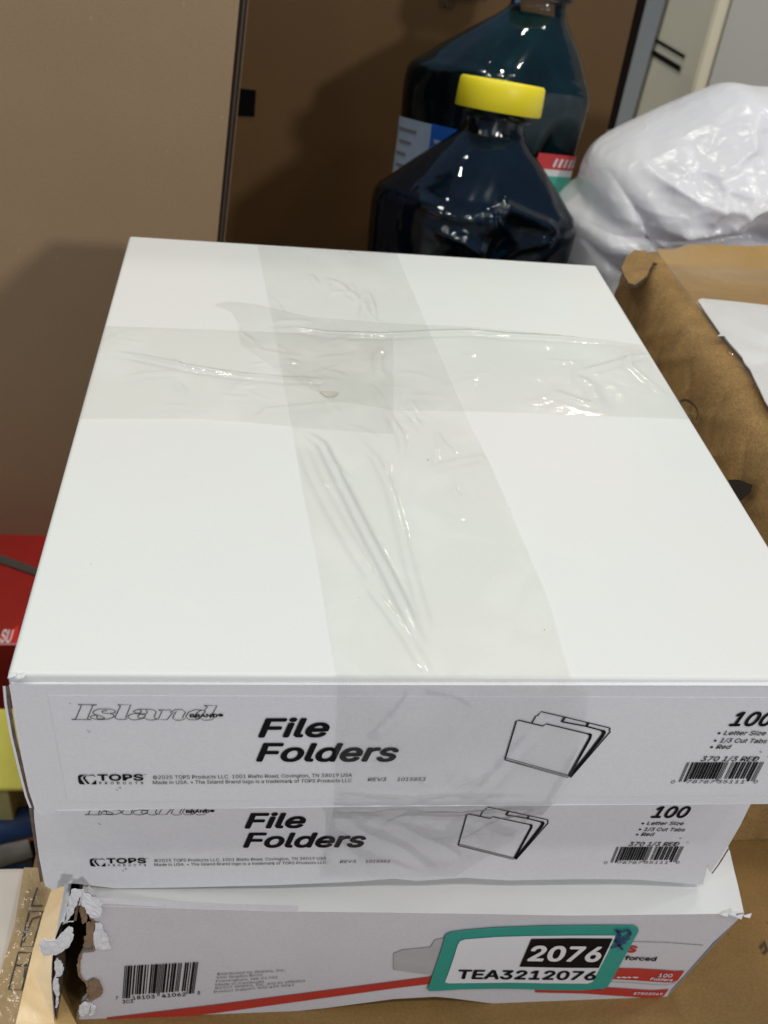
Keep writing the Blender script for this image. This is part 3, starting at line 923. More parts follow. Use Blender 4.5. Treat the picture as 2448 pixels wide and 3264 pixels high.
mb.build('torn_hole', DARKHOLE, rb)
mb = MB()
mb.ribbon(smooth([sx(u, v) for u, v in ((1468, 868), (1478, 864), (1490, 868), (1503, 880), (1508, 893), (1504, 906))], 5), 0.0012, (1, 0, 0))
mb.build('printed_marks', PRINT_BROWN, rb)
# white paper under clear tape, two torn layers
def tz(u, v, h): return on_z(u, v, h)
mb = MB()
mb.poly([tz(u, v, 0.0016) for u, v in ((1507, 650), (1515, 646), (1580, 652), (1670, 662), (1760, 680), (1760, 860), (1659, 800), (1600, 772), (1556, 722), (1524, 676))], (0, 0, 0.0004))
mb.build('paper_sheet', PAPER, rb)
mb = MB()
mb.poly([tz(u, v, 0.0026) for u, v in ((1549, 728), (1556, 722), (1566, 730), (1575, 742), (1588, 756), (1602, 772), (1608, 786), (1620, 800), (1630, 822), (1640, 842), (1652, 868), (1670, 895), (1760, 960), (1760, 730), (1650, 726))], (0, 0, 0.0005))
mb.build('torn_paper_sheet', PAPER, rb)
rows = []
for i in range(40):
    row = []
    for j in range(40):
        p = Vector((XT - 0.004 + 0.14 * i / 39, YF + 0.02 + 0.200 * j / 39, 0.0040 if False else 0.0036))
        p.z += 0.0010 * abs(noise.noise(Vector((p.x * 70, p.y * 40, 8))))
        row.append(p)
    rows.append(row)
mb = MB(); mb.grid(rows); mb.build('clear_tape', FILM, rb, True, recalc=False)

# ================================================================ torn white box at the bottom of the stack
Y3 = 0.008
b3 = thing('file_folder_box', (0.13, 0.15, BZ), 'white folder box with a torn left corner and a teal sticker, lowest of the three', 'box', 'stacked white folder boxes')
def f3(u, v, d=0.0): return on_y(u, v, Y3 - d)
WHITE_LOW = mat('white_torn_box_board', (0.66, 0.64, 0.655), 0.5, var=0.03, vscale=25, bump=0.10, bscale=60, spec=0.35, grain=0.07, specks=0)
def cc(u, v, d=0.0): return f3(u * 0.1716, 1863.7 + v * 0.1716, d)
# body behind the front panel, tapering to the right like the crushed carton it is
CR3 = [f3(u, v) for u, v in ((60, 1950), (215, 1957), (400, 1962), (600, 1968), (800, 1970), (1000, 1973), (1240, 1977), (1500, 1974), (1603, 1972), (1640, 1972))]
def crease_z(x):
    for a, b in zip(CR3, CR3[1:]):
        if x <= b.x: return a.z + (b.z - a.z) * max(0, (x - a.x)) / (b.x - a.x)
    return CR3[-1].z
XR3 = f3(1606, 1974).x
XB3 = f3(1447, 2150).x
mb = MB()
yb = Y3 + 0.010
mb.poly([(0.026, yb, BZ + 0.0004), (XB3 - 0.004, yb, BZ + 0.0004), (XR3 - 0.004, yb, -0.150), (0.026, yb, -0.138)], (0, 0.28, 0))
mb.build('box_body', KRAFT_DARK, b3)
# sagging top surface
rows = []
NU, NV = 60, 26
for i in range(NU):
    s = i / (NU - 1)
    xa = 0.0085 + s * (XR3 - 0.0085)
    zf = crease_z(xa)
    row = []
    for j in range(NV):
        q = (j / (NV - 1)) ** 1.6
        y = Y3 - 0.0002 + (0.30 - Y3) * q
        z = zf + (-0.1315 - zf) * min(1, q * 12)
        z += 0.0008 * noise.noise(Vector((xa * 45, y * 90, 2))) * min(1, j / 4) * (1 if y < 0.03 else 0.2)
        row.append(Vector((xa - 0.006 * max(0, q) * s, y, min(z, -0.1312 if j > 5 else z))))
    rows.append(row)
mb = MB(); mb.grid(rows); mb.build('top_panel', WHITE, b3, True, recalc=False)
# front panel with jagged torn left edge
left = [(1110, 352), (1062, 430), (1040, 470), (1085, 540), (1105, 610), (1150, 700), (1180, 760), (1192, 840), (1185, 960), (1188, 1100), (1120, 1118), (1040, 1130), (1005, 1190), (992, 1290), (1000, 1400), (1040, 1470),
        (1095, 1520), (1118, 1600), (1100, 1690), (1030, 1760), (1005, 1820), (985, 1880), (990, 2050), (985, 2200)]
top = [(1603, 1972), (1500, 1974), (1240, 1977), (1000, 1973), (800, 1970), (600, 1968), (400, 1962), (215, 1951)]
bot = [(150, 2242), (300, 2222), (520, 2196), (700, 2178), (850, 2158), (940, 2153), (975, 2156), (1050, 2166), (1150, 2174), (1300, 2182), (1392, 2183), (1412, 2178), (1440, 2156)]
pts = [cc(u, v) for u, v in left[:]]
pts += [f3(u, v) for u, v in bot[1:]]
pts += [f3(1447, 2140), f3(1480, 2104), f3(1540, 2036), f3(1590, 1990), f3(1606, 1974)]
pts += [f3(u, v) for u, v in top[1:]]
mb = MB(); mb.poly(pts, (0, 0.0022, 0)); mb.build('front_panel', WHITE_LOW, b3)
# right end: crushed corner and side
mb = MB()
mb.grid([[Vector((XR3, Y3, crease_z(XR3))), Vector((XR3 - 0.003, 0.10, -0.133)), Vector((XR3 - 0.006, 0.29, -0.133))],
         [Vector(((XR3 + XB3) / 2, Y3 + 0.0005, -0.175)), Vector(((XR3 + XB3) / 2 - 0.001, 0.10, -0.17)), Vector(((XR3 + XB3) / 2 - 0.003, 0.29, -0.17))],
         [Vector((XB3, Y3 + 0.0005, BZ + 0.0005)), Vector((XB3 - 0.002, 0.10, BZ + 0.0005)), Vector((XB3 - 0.002, 0.29, BZ + 0.0005))]])
mb.build('right_end_panel', WHITE_FRONT, b3)
mb = MB()
cp = f3(1600, 1972, 0.0006)
for k in range(4):
    a = cp + Vector((-0.0085 + 0.0030 * k, -0.0003 * k, 0.0008 * math.sin(k * 2.1) - 0.0004))
    mb.poly([a, a + Vector((0.0036, 0.0004, 0.0009)), a + Vector((0.0030, -0.0006, -0.0007 - 0.0004 * (k % 3))), a + Vector((0.0012, -0.0004, -0.0004))], (0, -0.0003, 0.0002))
mb.build('crushed_corner', PAPER, b3)
# splayed left side panel seen from inside
edge = [(905, 348), (870, 480), (840, 640), (770, 830), (725, 960), (700, 1120), (685, 1280), (678, 1500), (690, 1700), (705, 1880), (720, 2050), (730, 2200)]
E3 = resample(smooth([tuple(cc(u, v, 0.0005)) for u, v in edge], 4), 40)
for p in E3:
    p.z = max(BZ + 0.0005, min(p.z, -0.1335))
rows = [[p + Vector((0.0025 * q / 0.28, q, 0)) for q in (0, 0.004, 0.012, 0.03, 0.08, 0.28)] for p in E3]
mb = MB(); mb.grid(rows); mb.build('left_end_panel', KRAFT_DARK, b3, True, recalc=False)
rows = [[p + Vector((-0.0009, q - 0.0004, 0)) for q in (0, 0.05, 0.28)] for p in E3]
mb = MB(); mb.grid(rows); mb.build('left_outer_paper', PAPER, b3, True, recalc=False)
def scrap(name, pl, d, m, curl=0.0, axis=None, parent=b3, thick=0.00022):
    P0 = [cc(u, v, d) for u, v in pl]
    rj = random.Random(len(pl) * 13 + int(pl[0][0]))
    P = []
    for a, b in zip(P0, P0[1:] + P0[:1]):
        P.append(a)
        L = (b - a).length
        nrm = Vector((-(b - a).z, 0, (b - a).x)).normalized()
        for q in (0.3, 0.62):
            P.append(a.lerp(b, q) + nrm * rj.uniform(-0.11, 0.11) * min(L, 0.006))
    c = sum(P, Vector()) / len(P)
    mb = MB()
    bm = bmesh.new()
    vs = [bm.verts.new(p) for p in P]
    bm.faces.new(vs)
    bmesh.ops.triangulate(bm, faces=list(bm.faces))
    bmesh.ops.subdivide_edges(bm, edges=list(bm.edges), cuts=4, use_grid_fill=True)
    for v in bm.verts:
        q = v.co - c
        v.co.y += curl * (q.length / 0.01) ** 2 + 0.0008 * abs(noise.noise(v.co * 330)) + 0.0007 * abs(noise.noise(v.co * 760))
    me = bpy.data.meshes.new(name); bm.to_mesh(me); bm.free()
    o = link(name, me, m, parent, False)
    sol = o.modifiers.new('thickness', 'SOLIDIFY'); sol.thickness = thick
    return o
scrap('torn_paper', [(905, 870), (860, 850), (790, 900), (720, 962), (690, 990), (650, 1002), (580, 985), (540, 985), (510, 1020), (482, 1082), (520, 1160), (540, 1210), (600, 1215), (655, 1200), (740, 1165), (800, 1120), (860, 1075), (905, 1010), (922, 940)], 0.006, PAPER, 0.001)
scrap('torn_paper', [(1045, 395), (1110, 410), (1200, 450), (1262, 500), (1275, 600), (1262, 670), (1200, 720), (1148, 735), (1118, 660), (1088, 585), (1030, 545), (1015, 480)], 0.0016, PAPER, 0.0006)
scrap('torn_paper', [(900, 352), (1050, 352), (1010, 440), (965, 500), (925, 610), (880, 690), (850, 770), (785, 790), (835, 640), (868, 480)], 0.0020, PAPER, 0.0004)
scrap('torn_paper', [(712, 1215), (770, 1255), (785, 1300), (782, 1400), (760, 1445), (690, 1442), (682, 1330)], 0.0014, PAPER, 0.0002)
scrap('torn_paper', [(682, 1455), (735, 1470), (745, 1560), (725, 1640), (738, 1740), (712, 1850), (700, 1770), (685, 1640)], 0.0012, PAPER, 0.0002)
scrap('torn_paper', [(1005, 1800), (1060, 1765), (1110, 1770), (1130, 1830), (1110, 1900), (1050, 1940), (1005, 1930), (990, 1880)], 0.0016, PAPER, 0.0006)
scrap('torn_paper', [(1125, 1760), (1170, 1790), (1212, 1830), (1190, 1890), (1145, 1930), (1118, 1920), (1140, 1850)], 0.0012, PAPER, 0.0004)
scrap('torn_paper', [(1200, 760), (1260, 770), (1300, 860), (1345, 960), (1390, 1095), (1200, 1095), (1190, 960)], 0.0012, PAPER, 0.0001)
scrap('torn_kraft', [(1085, 760), (1130, 740), (1165, 830), (1180, 950), (1172, 1060), (1100, 1070), (1048, 1080), (1068, 980), (1085, 880)], 0.0008, KRAFT_RAW, 0.0)
scrap('torn_kraft', [(1110, 1500), (1180, 1462), (1250, 1490), (1275, 1560), (1290, 1620), (1240, 1700), (1170, 1735), (1110, 1735), (1090, 1640), (1118, 1570)], 0.0010, KRAFT_RAW, 0.0)
scrap('torn_kraft', [(1015, 520), (1050, 515), (1095, 590), (1075, 660), (1095, 740), (1040, 770), (1020, 690), (1010, 600)], 0.0004, KRAFT_RAW, 0.0)

mb = MB()
te = [cc(u, v, 0.0004) for u, v in left[1:]]
te = smooth([tuple(p) for p in te], 4)
mb.ribbon([p + Vector((0.0004 * noise.noise(p * 900), 0, 0.0003 * noise.noise(p * 700))) for p in te], [0.0008 + 0.0014 * abs(noise.noise(p * 420)) for p in te], (0, 1, 0))
mb.build('torn_edge', KRAFT_RAW, b3)
# printing on the torn box
def d4(u, v, d=0.0004): return f3(257.5 + u * 0.25335, 2060.2 + v * 0.25335, d)
mb = MB()
barcode(mb, '718103410625', d4(28, 384), d4(638, 340), d4(48, 106), d4(675, 72))
upv = Vector((0, 0, 0.0026))
for s, u0, v0, u1, v1 in (('18103', 115, 392, 305, 380), ('41062', 365, 374, 570, 360), ('5', 668, 350, 692, 348), ('7', -28, 395, -8, 394), ('3C3', 30, 425, 120, 418)):
    write(mb, s, d4(u0, v0), d4(u1, v1), upv, bold=0.01, shear=0.2 if len(s) < 2 else 0)
mb.build('barcode', INK, b3)
mb = MB()
upv = Vector((0, 0, 0.0017))
for s, u0, v0, u1, v1 in (('Distributed by Staples, Inc.', 840, 186, 1420, 150), ('500 Staples Drive', 832, 216, 1222, 190), ('Framingham, MA 01702', 828, 246, 1352, 212), ('Made in Cambodia', 822, 276, 1236, 248),
                          ('©2023 Staples, Inc. and its affiliates', 815, 306, 1585, 240), ('Product Support: 800 428 0043', 810, 336, 1490, 276)):
    write(mb, s, d4(u0, v0), d4(u1, v1), upv, bold=0.005)
mb.build('printed_lettering', INK_GREY, b3)
mb = MB()
mb.poly([f3(u, v, 0.0004) for u, v in ((231, 2199), (470, 2170), (700, 2140), (860, 2119), (960, 2106), (960, 2122), (860, 2134), (700, 2156), (470, 2188), (231, 2215))])
def d6(u, v, d=0.0004): return f3(1274.0 + u * 0.1307, 2033 + v * 0.1307, d)
mb.poly([d6(u, v) for u, v in ((300, 450), (480, 448), (800, 455), (1200, 478), (1420, 496), (1500, 494), (1568, 492), (1520, 560), (1450, 655), (1380, 680), (1260, 684), (1000, 668), (700, 646), (300, 625))])
mb.poly([d6(u, v) for u, v in ((-900, 790), (-300, 815), (150, 805), (280, 775), (320, 770), (600, 785), (850, 805), (1050, 815), (1200, 806), (1308, 796), (1225, 905), (1120, 940), (900, 935), (600, 915), (300, 895), (-50, 870), (-300, 862), (-900, 850))])
mb.build('red_stripe', RED, b3)
mb = MB()
mb.poly([f3(u, v, 0.0004) for u, v in ((850, 2060), (870, 2052), (930, 2046), (940, 2030), (985, 2022), (985, 2100), (930, 2106), (850, 2095))])
mb.build('printed_picture', PIC_GREY, b3)
mb = MB()
write(mb, 's', d6(610, 182), d6(745, 186), Vector((0, 0, 0.0062)), bold=0.03, shear=0.05)
mb.build('red_lettering', RED, b3)
mb = MB()
write(mb, 'forced', d6(575, 308), d6(1085, 328), Vector((0, 0, 0.0030)), bold=0.02, shear=0.0)
mb.build('printed_lettering', INK, b3)
mb = MB()
write(mb, '100', d6(1125, 592, 0.0008), d6(1350, 596, 0.0008), Vector((0, 0, 0.0027)), bold=0.02)
write(mb, 'Folders', d6(995, 640, 0.0008), d6(1360, 660, 0.0008), Vector((0, 0, 0.0019)), bold=0.02)
write(mb, 'ST502069', d6(715, 880, 0.0008), d6(1190, 890, 0.0008), Vector((0, 0, 0.0018)), bold=0.02)
for u0, u1 in ((450, 510), (525, 610), (625, 680), (710, 800)):
    mb.ribbon([d6(u0, 595, 0.0008), d6((u0 + u1) / 2, 600, 0.0008), d6(u1, 603, 0.0008)], [0.0006, 0.0010, 0.0007], (0, 1, 0))
mb.build('white_lettering', WPRINT, b3)
mb = MB()
mb.ribbon([f3(1360, 2034, 0.0004), f3(1440, 2036, 0.0004), f3(1519, 2042, 0.0004)], 0.0003, (0, 1, 0))
mb.build('printed_rule', INK_GREY, b3); mb = MB()
mb.ribbon([d6(u, v) for u, v in ((350, 672), (700, 690), (1100, 722), (1300, 722), (1430, 690))], 0.00025, (0, 1, 0))
mb.build('printed_rule', INK_GREY, b3)

# teal sticker
def s6(u, v, d): return f3(813.3 + u * 0.3677, 1965.3 + v * 0.3677, d)
mb = MB()
outp = [(300, 472), (330, 385), (370, 270), (402, 165), (412, 148), (440, 136), (520, 125), (700, 110), (1000, 99), (1300, 96), (1480, 96), (1518, 97), (1538, 108), (1540, 128), (1500, 200), (1440, 310), (1385, 410), (1360, 450), (1335, 464),
        (1200, 474), (1000, 472), (850, 466), (700, 464), (500, 468), (380, 476), (312, 478)]
mb.poly([s6(u, v, 0.0010) for u, v in outp], (0, 0.0003, 0))
st = mb.build('teal_sticker', TEAL, b3)
mb = MB()
mb.poly([s6(u, v, 0.0013) for u, v in ((404, 420), (420, 380), (455, 280), (478, 205), (492, 184), (520, 174), (700, 160), (900, 154), (1200, 151), (1402, 151), (1400, 165), (1360, 250), (1300, 365), (1268, 424), (1240, 434), (1000, 432), (800, 428), (600, 430), (425, 432), (406, 428))])
mb.build('white_field', LABEL, st).matrix_parent_inverse = Matrix.Translation((0.13 * 0, 0, 0))
mb = MB()
mb.poly([s6(u, v, 0.0016) for u, v in ((840, 335), (910, 172), (1150, 169), (1388, 170), (1306, 342), (1100, 341))])
write(mb, 'TEA3212076', s6(474, 404, 0.0016), s6(1278, 412, 0.0016), Vector((0, 0, 0.0066)), bold=0.028)
mb.build('black_lettering', INK, st)
mb = MB()
write(mb, '2076', s6(892, 297, 0.0020), s6(1300, 302, 0.0020), Vector((0, 0, 0.0106)), bold=0.035)
mb.build('white_lettering', WPRINT, st)
mb = MB()
for pl in ([(1405, 122), (1440, 130), (1480, 122), (1492, 145), (1470, 162), (1425, 178), (1400, 185), (1440, 188), (1480, 172), (1488, 165)], [(1412, 128), (1432, 150), (1412, 170)], [(1375, 225), (1410, 215), (1470, 190)], [(1410, 195), (1430, 215), (1446, 236)]):
    mb.ribbon(smooth([tuple(s6(u, v, 0.0018)) for u, v in pl], 4), 0.0011, (0, 1, 0))
mb.build('pen_scribble', PEN, st)

# ================================================================ the two file folder boxes
ISL = [[(28, 221), (72, 216), (130, 80), (95, 71)], [(92, 70), (287, 73)], [(285, 74), (245, 80), (190, 215), (225, 222)], [(28, 222), (228, 223)],
       [(395, 130), (340, 138), (350, 155), (400, 161), (450, 158), (475, 140), (440, 120), (360, 115), (290, 120), (245, 150), (270, 170), (320, 185), (365, 205), (350, 215), (300, 215), (285, 200), (290, 185), (260, 178), (222, 195), (240, 212), (300, 221), (390, 219), (450, 200), (458, 175), (420, 160)],
       [(498, 72), (632, 72), (578, 203), (602, 211), (560, 223), (500, 221), (468, 205), (480, 180), (527, 84), (498, 74)],
       [(655, 140), (690, 157), (730, 152), (735, 130), (700, 122), (655, 140)], [(700, 120), (790, 118), (850, 122), (887, 145), (868, 200), (898, 215), (850, 227), (800, 223), (770, 208), (700, 223), (640, 223), (603, 198), (620, 175), (680, 161), (780, 165), (797, 140), (780, 125)],
       [(700, 195), (720, 172), (775, 172), (770, 195), (730, 213), (700, 195)],
       [(910, 125), (1042, 125), (1028, 152), (1080, 122), (1150, 121), (1188, 145), (1155, 205), (1187, 214), (1140, 229), (1090, 229), (1057, 210), (1070, 175), (1097, 138), (1055, 155), (1000, 223), (908, 223), (950, 135), (910, 127)],
       [(1372, 80), (1508, 80), (1436, 208), (1485, 206), (1450, 226), (1370, 230), (1338, 210), (1290, 227), (1220, 224), (1188, 195), (1220, 145), (1290, 120), (1382, 130), (1410, 90), (1374, 83)],
       [(1280, 200), (1300, 160), (1340, 130), (1387, 135), (1355, 180), (1310, 217), (1280, 200)]]
TOPSL = [[(58, 205), (75, 180), (110, 166), (240, 163), (290, 168), (170, 178), (115, 222), (122, 255), (207, 362), (110, 356), (82, 338), (70, 300)],
         [(160, 222), (190, 196), (300, 178), (300, 190), (232, 192), (205, 225), (215, 250), (308, 352), (252, 352), (168, 250)],
         [(300, 166), (365, 162), (400, 180), (424, 208), (402, 202), (365, 180), (300, 182)], [(328, 358), (430, 272), (440, 360)]]
FOLD = [([(1250, 440), (965, 950)], 34), ([(118, 735), (270, 228), (305, 216), (475, 258), (620, 292), (670, 265), (1225, 398), (1250, 410)], 19), ([(1225, 398), (1252, 408), (1245, 440)], 34), ([(478, 250), (525, 165), (552, 155), (600, 103), (900, 172), (1500, 318), (1510, 330), (1495, 352), (1512, 366), (985, 975)], 16),
        ([(910, 180), (870, 238)], 30), ([(870, 236), (1190, 295), (1410, 355)], 22), ([(1410, 352), (1430, 378), (1400, 430), (1200, 690), (975, 965)], 46), ([(1220, 255), (1195, 295)], 30),
        ([(125, 712), (960, 944)], 9), ([(118, 732), (960, 958)], 8), ([(118, 742), (955, 976)], 10)]

def box_print(parent, conv, wear):
    """everything printed on a folder box; conv turns print coordinates (x, z on the front) into points"""
    def P(u, v):
        q = on_y(u, v, 0.0)
        return conv(q.x, q.z)
    def cap(z0, z1, x=0.1):
        return conv(x, z1) - conv(x, z0)
    N = (0, 1, 0)
    mb = MB()
    for pl in ISL:
        pp = [(149.1 + 0.2124 * u, 1504.5 + 0.2124 * v, 0) for u, v in pl]
        pp = smooth(pp, 4) if len(pp) > 4 and len(pp) not in (10, 15, 18) else [Vector(p) for p in pp]
        mb.ribbon([P(p.x, p.y) for p in pp], 0.00022, N)
    write(mb, 'BRAND®', P(411, 1546.5), P(482, 1546), cap(0, 0.0013), bold=0.03)
    mb.build('outlined_logo', INK, parent)
    mb = MB()
    for pl in TOPSL:
        mb.poly([P(162.6 + 0.1062 * u, 1653.5 + 0.1062 * v) for u, v in pl])
    write(mb, 'TOPS', P(213, 1683), P(309.5, 1682.5), cap(0, 0.00275), bold=0.025)
    write(mb, '™', P(309.8, 1673), P(317, 1672.5), cap(0, 0.0006), bold=0.0)
    write(mb, 'PRODUCTS', P(215.5, 1691.2), P(310, 1691), cap(0, 0.00105), bold=0.01, spacing=1.9)
    mb.build('maker_logo', INK, parent)
    mb = MB()
    write(mb, 'File', P(560.5, 1589), P(707, 1588), cap(0, 0.00790), bold=0.027, shear=0.22)
    write(mb, 'Folders', P(556, 1641), P(855, 1641), cap(0, 0.00800), bold=0.027, shear=0.22)
    mb.build('title_lettering', INK, parent)
    mb = MB()
    write(mb, '©2025 TOPS Products LLC. 1001 Rialto Road, Covington, TN 38019 USA', P(331, 1680.5), P(760, 1675.5), cap(0, 0.00165), bold=0.006)
    write(mb, 'Made in USA. • The Island Brand logo is a trademark of TOPS Products LLC', P(331, 1691.5), P(759, 1687), cap(0, 0.00165), bold=0.006)
    write(mb, 'REV3', P(794, 1685), P(834, 1684.5), cap(0, 0.0017), shear=0.15, bold=0.004)
    write(mb, '1015853', P(857, 1684.5), P(918.5, 1684.5), cap(0, 0.0017), shear=0.15, bold=0.004)
    mb.build('small_lettering', mat('small_black_ink', (0.03, 0.028, 0.03), 0.5) if 'small_black_ink' not in bpy.data.materials else bpy.data.materials['small_black_ink'], parent)
    mb = MB()
    for pl, w in FOLD:
        mb.ribbon([P(1070.7 + 0.1634 * u, 1518 + 0.1634 * v) for u, v in pl], w * 0.1634 * 0.000165, N)
    mb.build('folder_drawing', INK, parent)
    mb = MB()
    write(mb, '100', P(1574, 1565), P(1662, 1565), cap(0, 0.0062), bold=0.027, shear=0.22)
    write(mb, '• Letter Size', P(1548, 1585), P(1652, 1586), cap(0, 0.0020), bold=0.011, shear=0.2)
    write(mb, '• 1/3 Cut Tabs', P(1540, 1601), P(1654, 1603), cap(0, 0.0020), bold=0.011, shear=0.2)
    write(mb, '• Red', P(1532, 1615), P(1577, 1615), cap(0, 0.0020), bold=0.011, shear=0.2)
    write(mb, '370 1/3 RED', P(1512, 1641.5), P(1636, 1642), cap(0, 0.0023), bold=0.011, shear=0.2)
    mb.build('bold_lettering', INK, parent)
    mb = MB()
    bl, br_ = on_y(1466, 1684.5, 0), on_y(1627, 1688, 0)
    x0, x1 = bl.x, br_.x
    z0, z1 = on_y(1540, 1686, 0).z, on_y(1560, 1644, 0).z
    barcode(mb, '078787351110', conv(x0, z0), conv(x1, z0), conv(x0, z1), conv(x1, z1), guard=0.14)
    for s, u0, u1 in (('0', 1448, 1456), ('78787', 1482, 1541), ('35111', 1547, 1606), ('0', 1626, 1634)):
        write(mb, s, P(u0, 1689.5), P(u1, 1690), cap(0, 0.0016), bold=0.004, shear=0.1)
    mb.build('barcode', INK, parent)
    mb = MB()
    rnd = random.Random(wear)
    for u, v, r in ((152, 1517, 2.2), (190, 1575, 2.0), (194, 1578, 3.0), (260, 1699, 4.0), (253, 1704, 2.5), (533, 1626, 1.2), (798, 1552, 1.5), (1643, 1622, 3.5), (1660, 1633, 3)):
        pp = []
        for k in range(9):
            a = 2 * math.pi * k / 9
            rr = r * (0.45 + 0.5 * rnd.random())
            pp.append(P(u + rr * math.cos(a) * 1.3, v + rr * math.sin(a) * 0.6))
        mb.poly(pp)
        mb.build('scuff_mark', SCUFF, parent)
        mb = MB()

GRP = 'stacked white folder boxes'
# ---- upper box
b1 = thing('file_folder_box', (0.124, 0.153, -0.0605), 'clean white file folder box wrapped in clear tape, topmost of the three', 'box', GRP)
rowsN = 40
mb = MB(); mb.box((0, 0.0012, -0.0595), (0.248, 0.3058, 0.0))
mb.build('box_body', WHITE, b1, True, bevel=0.0016, bevel_seg=4)
# front panel, corner slightly frayed on the left; its left edge shows the board behind
fp = [(22, 1480), (24, 1500), (33, 1560), (48, 1640), (62, 1705), (73, 1738), (82, 1752), (96, 1759), (112, 1756), (125, 1750), (400, 1746), (800, 1741), (1200, 1738), (1700, 1735), (1760, 1736), (1846, 1500)]
def f1(u, v, d=0.0): return on_y(u, v, -d)
pp = [f1(u, v) for u, v in fp[:13]] + [Vector((0.2415, 0, -0.0596)), Vector((0.2480, 0, -0.0590)), Vector((0.2480, 0, -0.0012))]
mb = MB(); mb.poly(pp, (0, 0.0011, 0)); mb.build('front_panel', WHITE_FRONT, b1, bevel=0.0003, bevel_seg=2)
mb = MB()
ed = [(15, 1482), (18, 1520), (30, 1590), (48, 1665), (62, 1722), (70, 1748)]
mb.ribbon([f1(u, v, -0.0006) for u, v in ed], 0.0013, (0, 1, 0)); mb.build('corrugated_edge', EDGE, b1)
mb = MB()
ed = [(9, 1482), (12, 1520), (24, 1590), (42, 1665), (57, 1722), (66, 1745)]
mb.ribbon([f1(u, v, -0.0003) for u, v in ed], 0.0007, (0, 1, 0)); mb.build('side_board_edge', WHITE_FRONT, b1)
mb = MB()
for k in range(5):
    a = Vector((0.0004 + 0.0008 * k, 0.0004 - 0.0001 * k, -0.0006 + 0.0003 * math.sin(k * 1.9)))
    mb.poly([a, a + Vector((0.0013, 0.0, 0.0006)), a + Vector((0.0016, 0.0014, 0.0006)), a + Vector((0.0002, 0.0013, 0.0004))], (0, -0.0003, 0.0003))
mb.build('frayed_corner', PAPER, b1)
zl0, zl1 = -0.0545, -0.0068
mb = MB(); mb.poly([Vector((0.0105, -0.0002, zl1)), Vector((0.0118, -0.0002, zl0)), Vector((0.2395, -0.0002, zl0)), Vector((0.2400, -0.0002, zl1))], (0, 0.0004, 0))
mb.build('label_sheet', LABEL, b1)
box_print(b1, lambda x, z: Vector((x, -0.0005, z)), 1)
# stain and dust on the top
STAIN = mat('brown_stain', (0.42, 0.33, 0.22), 0.7)
DUST = mat('dark_specks', (0.06, 0.05, 0.05), 0.8)
mb = MB()
for u, v, r in ((924, 993, 1.6), (1102, 1099, 0.9), (1176, 1360, 1.1), (403, 1028, 0.7), (775, 1291, 0.8), (168, 1539, 0.8), (300, 1640, 0.6), (196, 1218, 0.7)):
    if v > 1470: continue
    c = on_z(u, v, 0.0003); rr = r * 0.00016
    mb.add([c + Vector((rr * math.cos(k * math.pi / 4), rr * math.sin(k * math.pi / 4), 0)) for k in range(8)], [tuple(range(8))])
    mb.build('dust_speck', DUST, b1)
    mb = MB()

# ---- clear packing tape on the upper box
def mapd(u, v): return (542.2 + 0.4494 * u, 881 + 0.4494 * v)
def map7(u, v): return (135.5 + 0.531 * u, 474.4 + 0.531 * v)
def map8(u, v): return (948.8 + 0.428 * u, 474.4 + 0.428 * v)
R = []
def ridge(mapf, pl, h, w, store):
    store.append(([on_z(*mapf(u, v), 0.0) for u, v in pl], h, w))
rv, rh, rl = [], [], []
ridge(mapd, [(270, 130), (340, 180), (400, 300), (470, 440), (560, 620), (650, 790), (750, 990), (820, 1140)], 0.0026, 0.0017, rv)
ridge(mapd, [(235, 160), (300, 330), (400, 520), (520, 720), (640, 900)], 0.0012, 0.0022, rv)
ridge(mapd, [(490, 130), (600, 250), (660, 370), (700, 500), (760, 760), (830, 1000), (850, 1080)], 0.0009, 0.0016, rv)
ridge(mapd, [(540, 830), (640, 950), (740, 1090), (800, 1190), (860, 1290)], 0.0010, 0.0015, rv)
ridge(mapd, [(860, 300), (930, 280), (1060, 250), (1140, 240)], 0.0009, 0.0016, rv)
ridge(mapd, [(640, 0), (720, 130), (735, 230)], 0.0008, 0.0014, rv)
ridge(map7, [(1070, 245), (1130, 270), (1180, 310), (1205, 340)], 0.0013, 0.0016, rv)
ridge(map7, [(1225, 290), (1220, 360), (1215, 430)], 0.0007, 0.0012, rv)
ridge(map7, [(1285, 640), (1280, 560), (1300, 530)], 0.0009, 0.0014, rh)
ridge(map7, [(850, 455), (950, 455), (1080, 475), (1300, 480), (1500, 470), (1659, 466)], 0.0020, 0.0015, rh)
rh[-1][0].extend([on_z(*map8(u, v), 0.0) for u, v in ((350, 597), (700, 610), (950, 625), (1040, 640))])
ridge(map8, [(700, 785), (850, 745), (1000, 700), (1060, 695)], 0.0012, 0.0018, rh)
ridge(map8, [(950, 640), (960, 740), (1040, 820), (1200, 940)], 0.0007, 0.0012, rh)
ridge(map8, [(560, 880), (700, 930), (800, 960)], 0.0012, 0.003, rh)
ridge(map8, [(690, 800), (760, 850), (820, 980)], 0.0010, 0.003, rh)
ridge(map7, [(215, 548), (350, 575), (500, 608), (700, 640), (900, 658), (1100, 660)], 0.0018, 0.0017, rl)
ridge(map7, [(250, 650), (350, 635), (470, 630)], 0.0007, 0.0016, rl)
ridge(map7, [(740, 470), (800, 540), (970, 570)], 0.0008, 0.0018, rl)
ridge(map7, [(770, 830), (830, 780), (960, 770), (1150, 750)], 0.0008, 0.0015, rl)

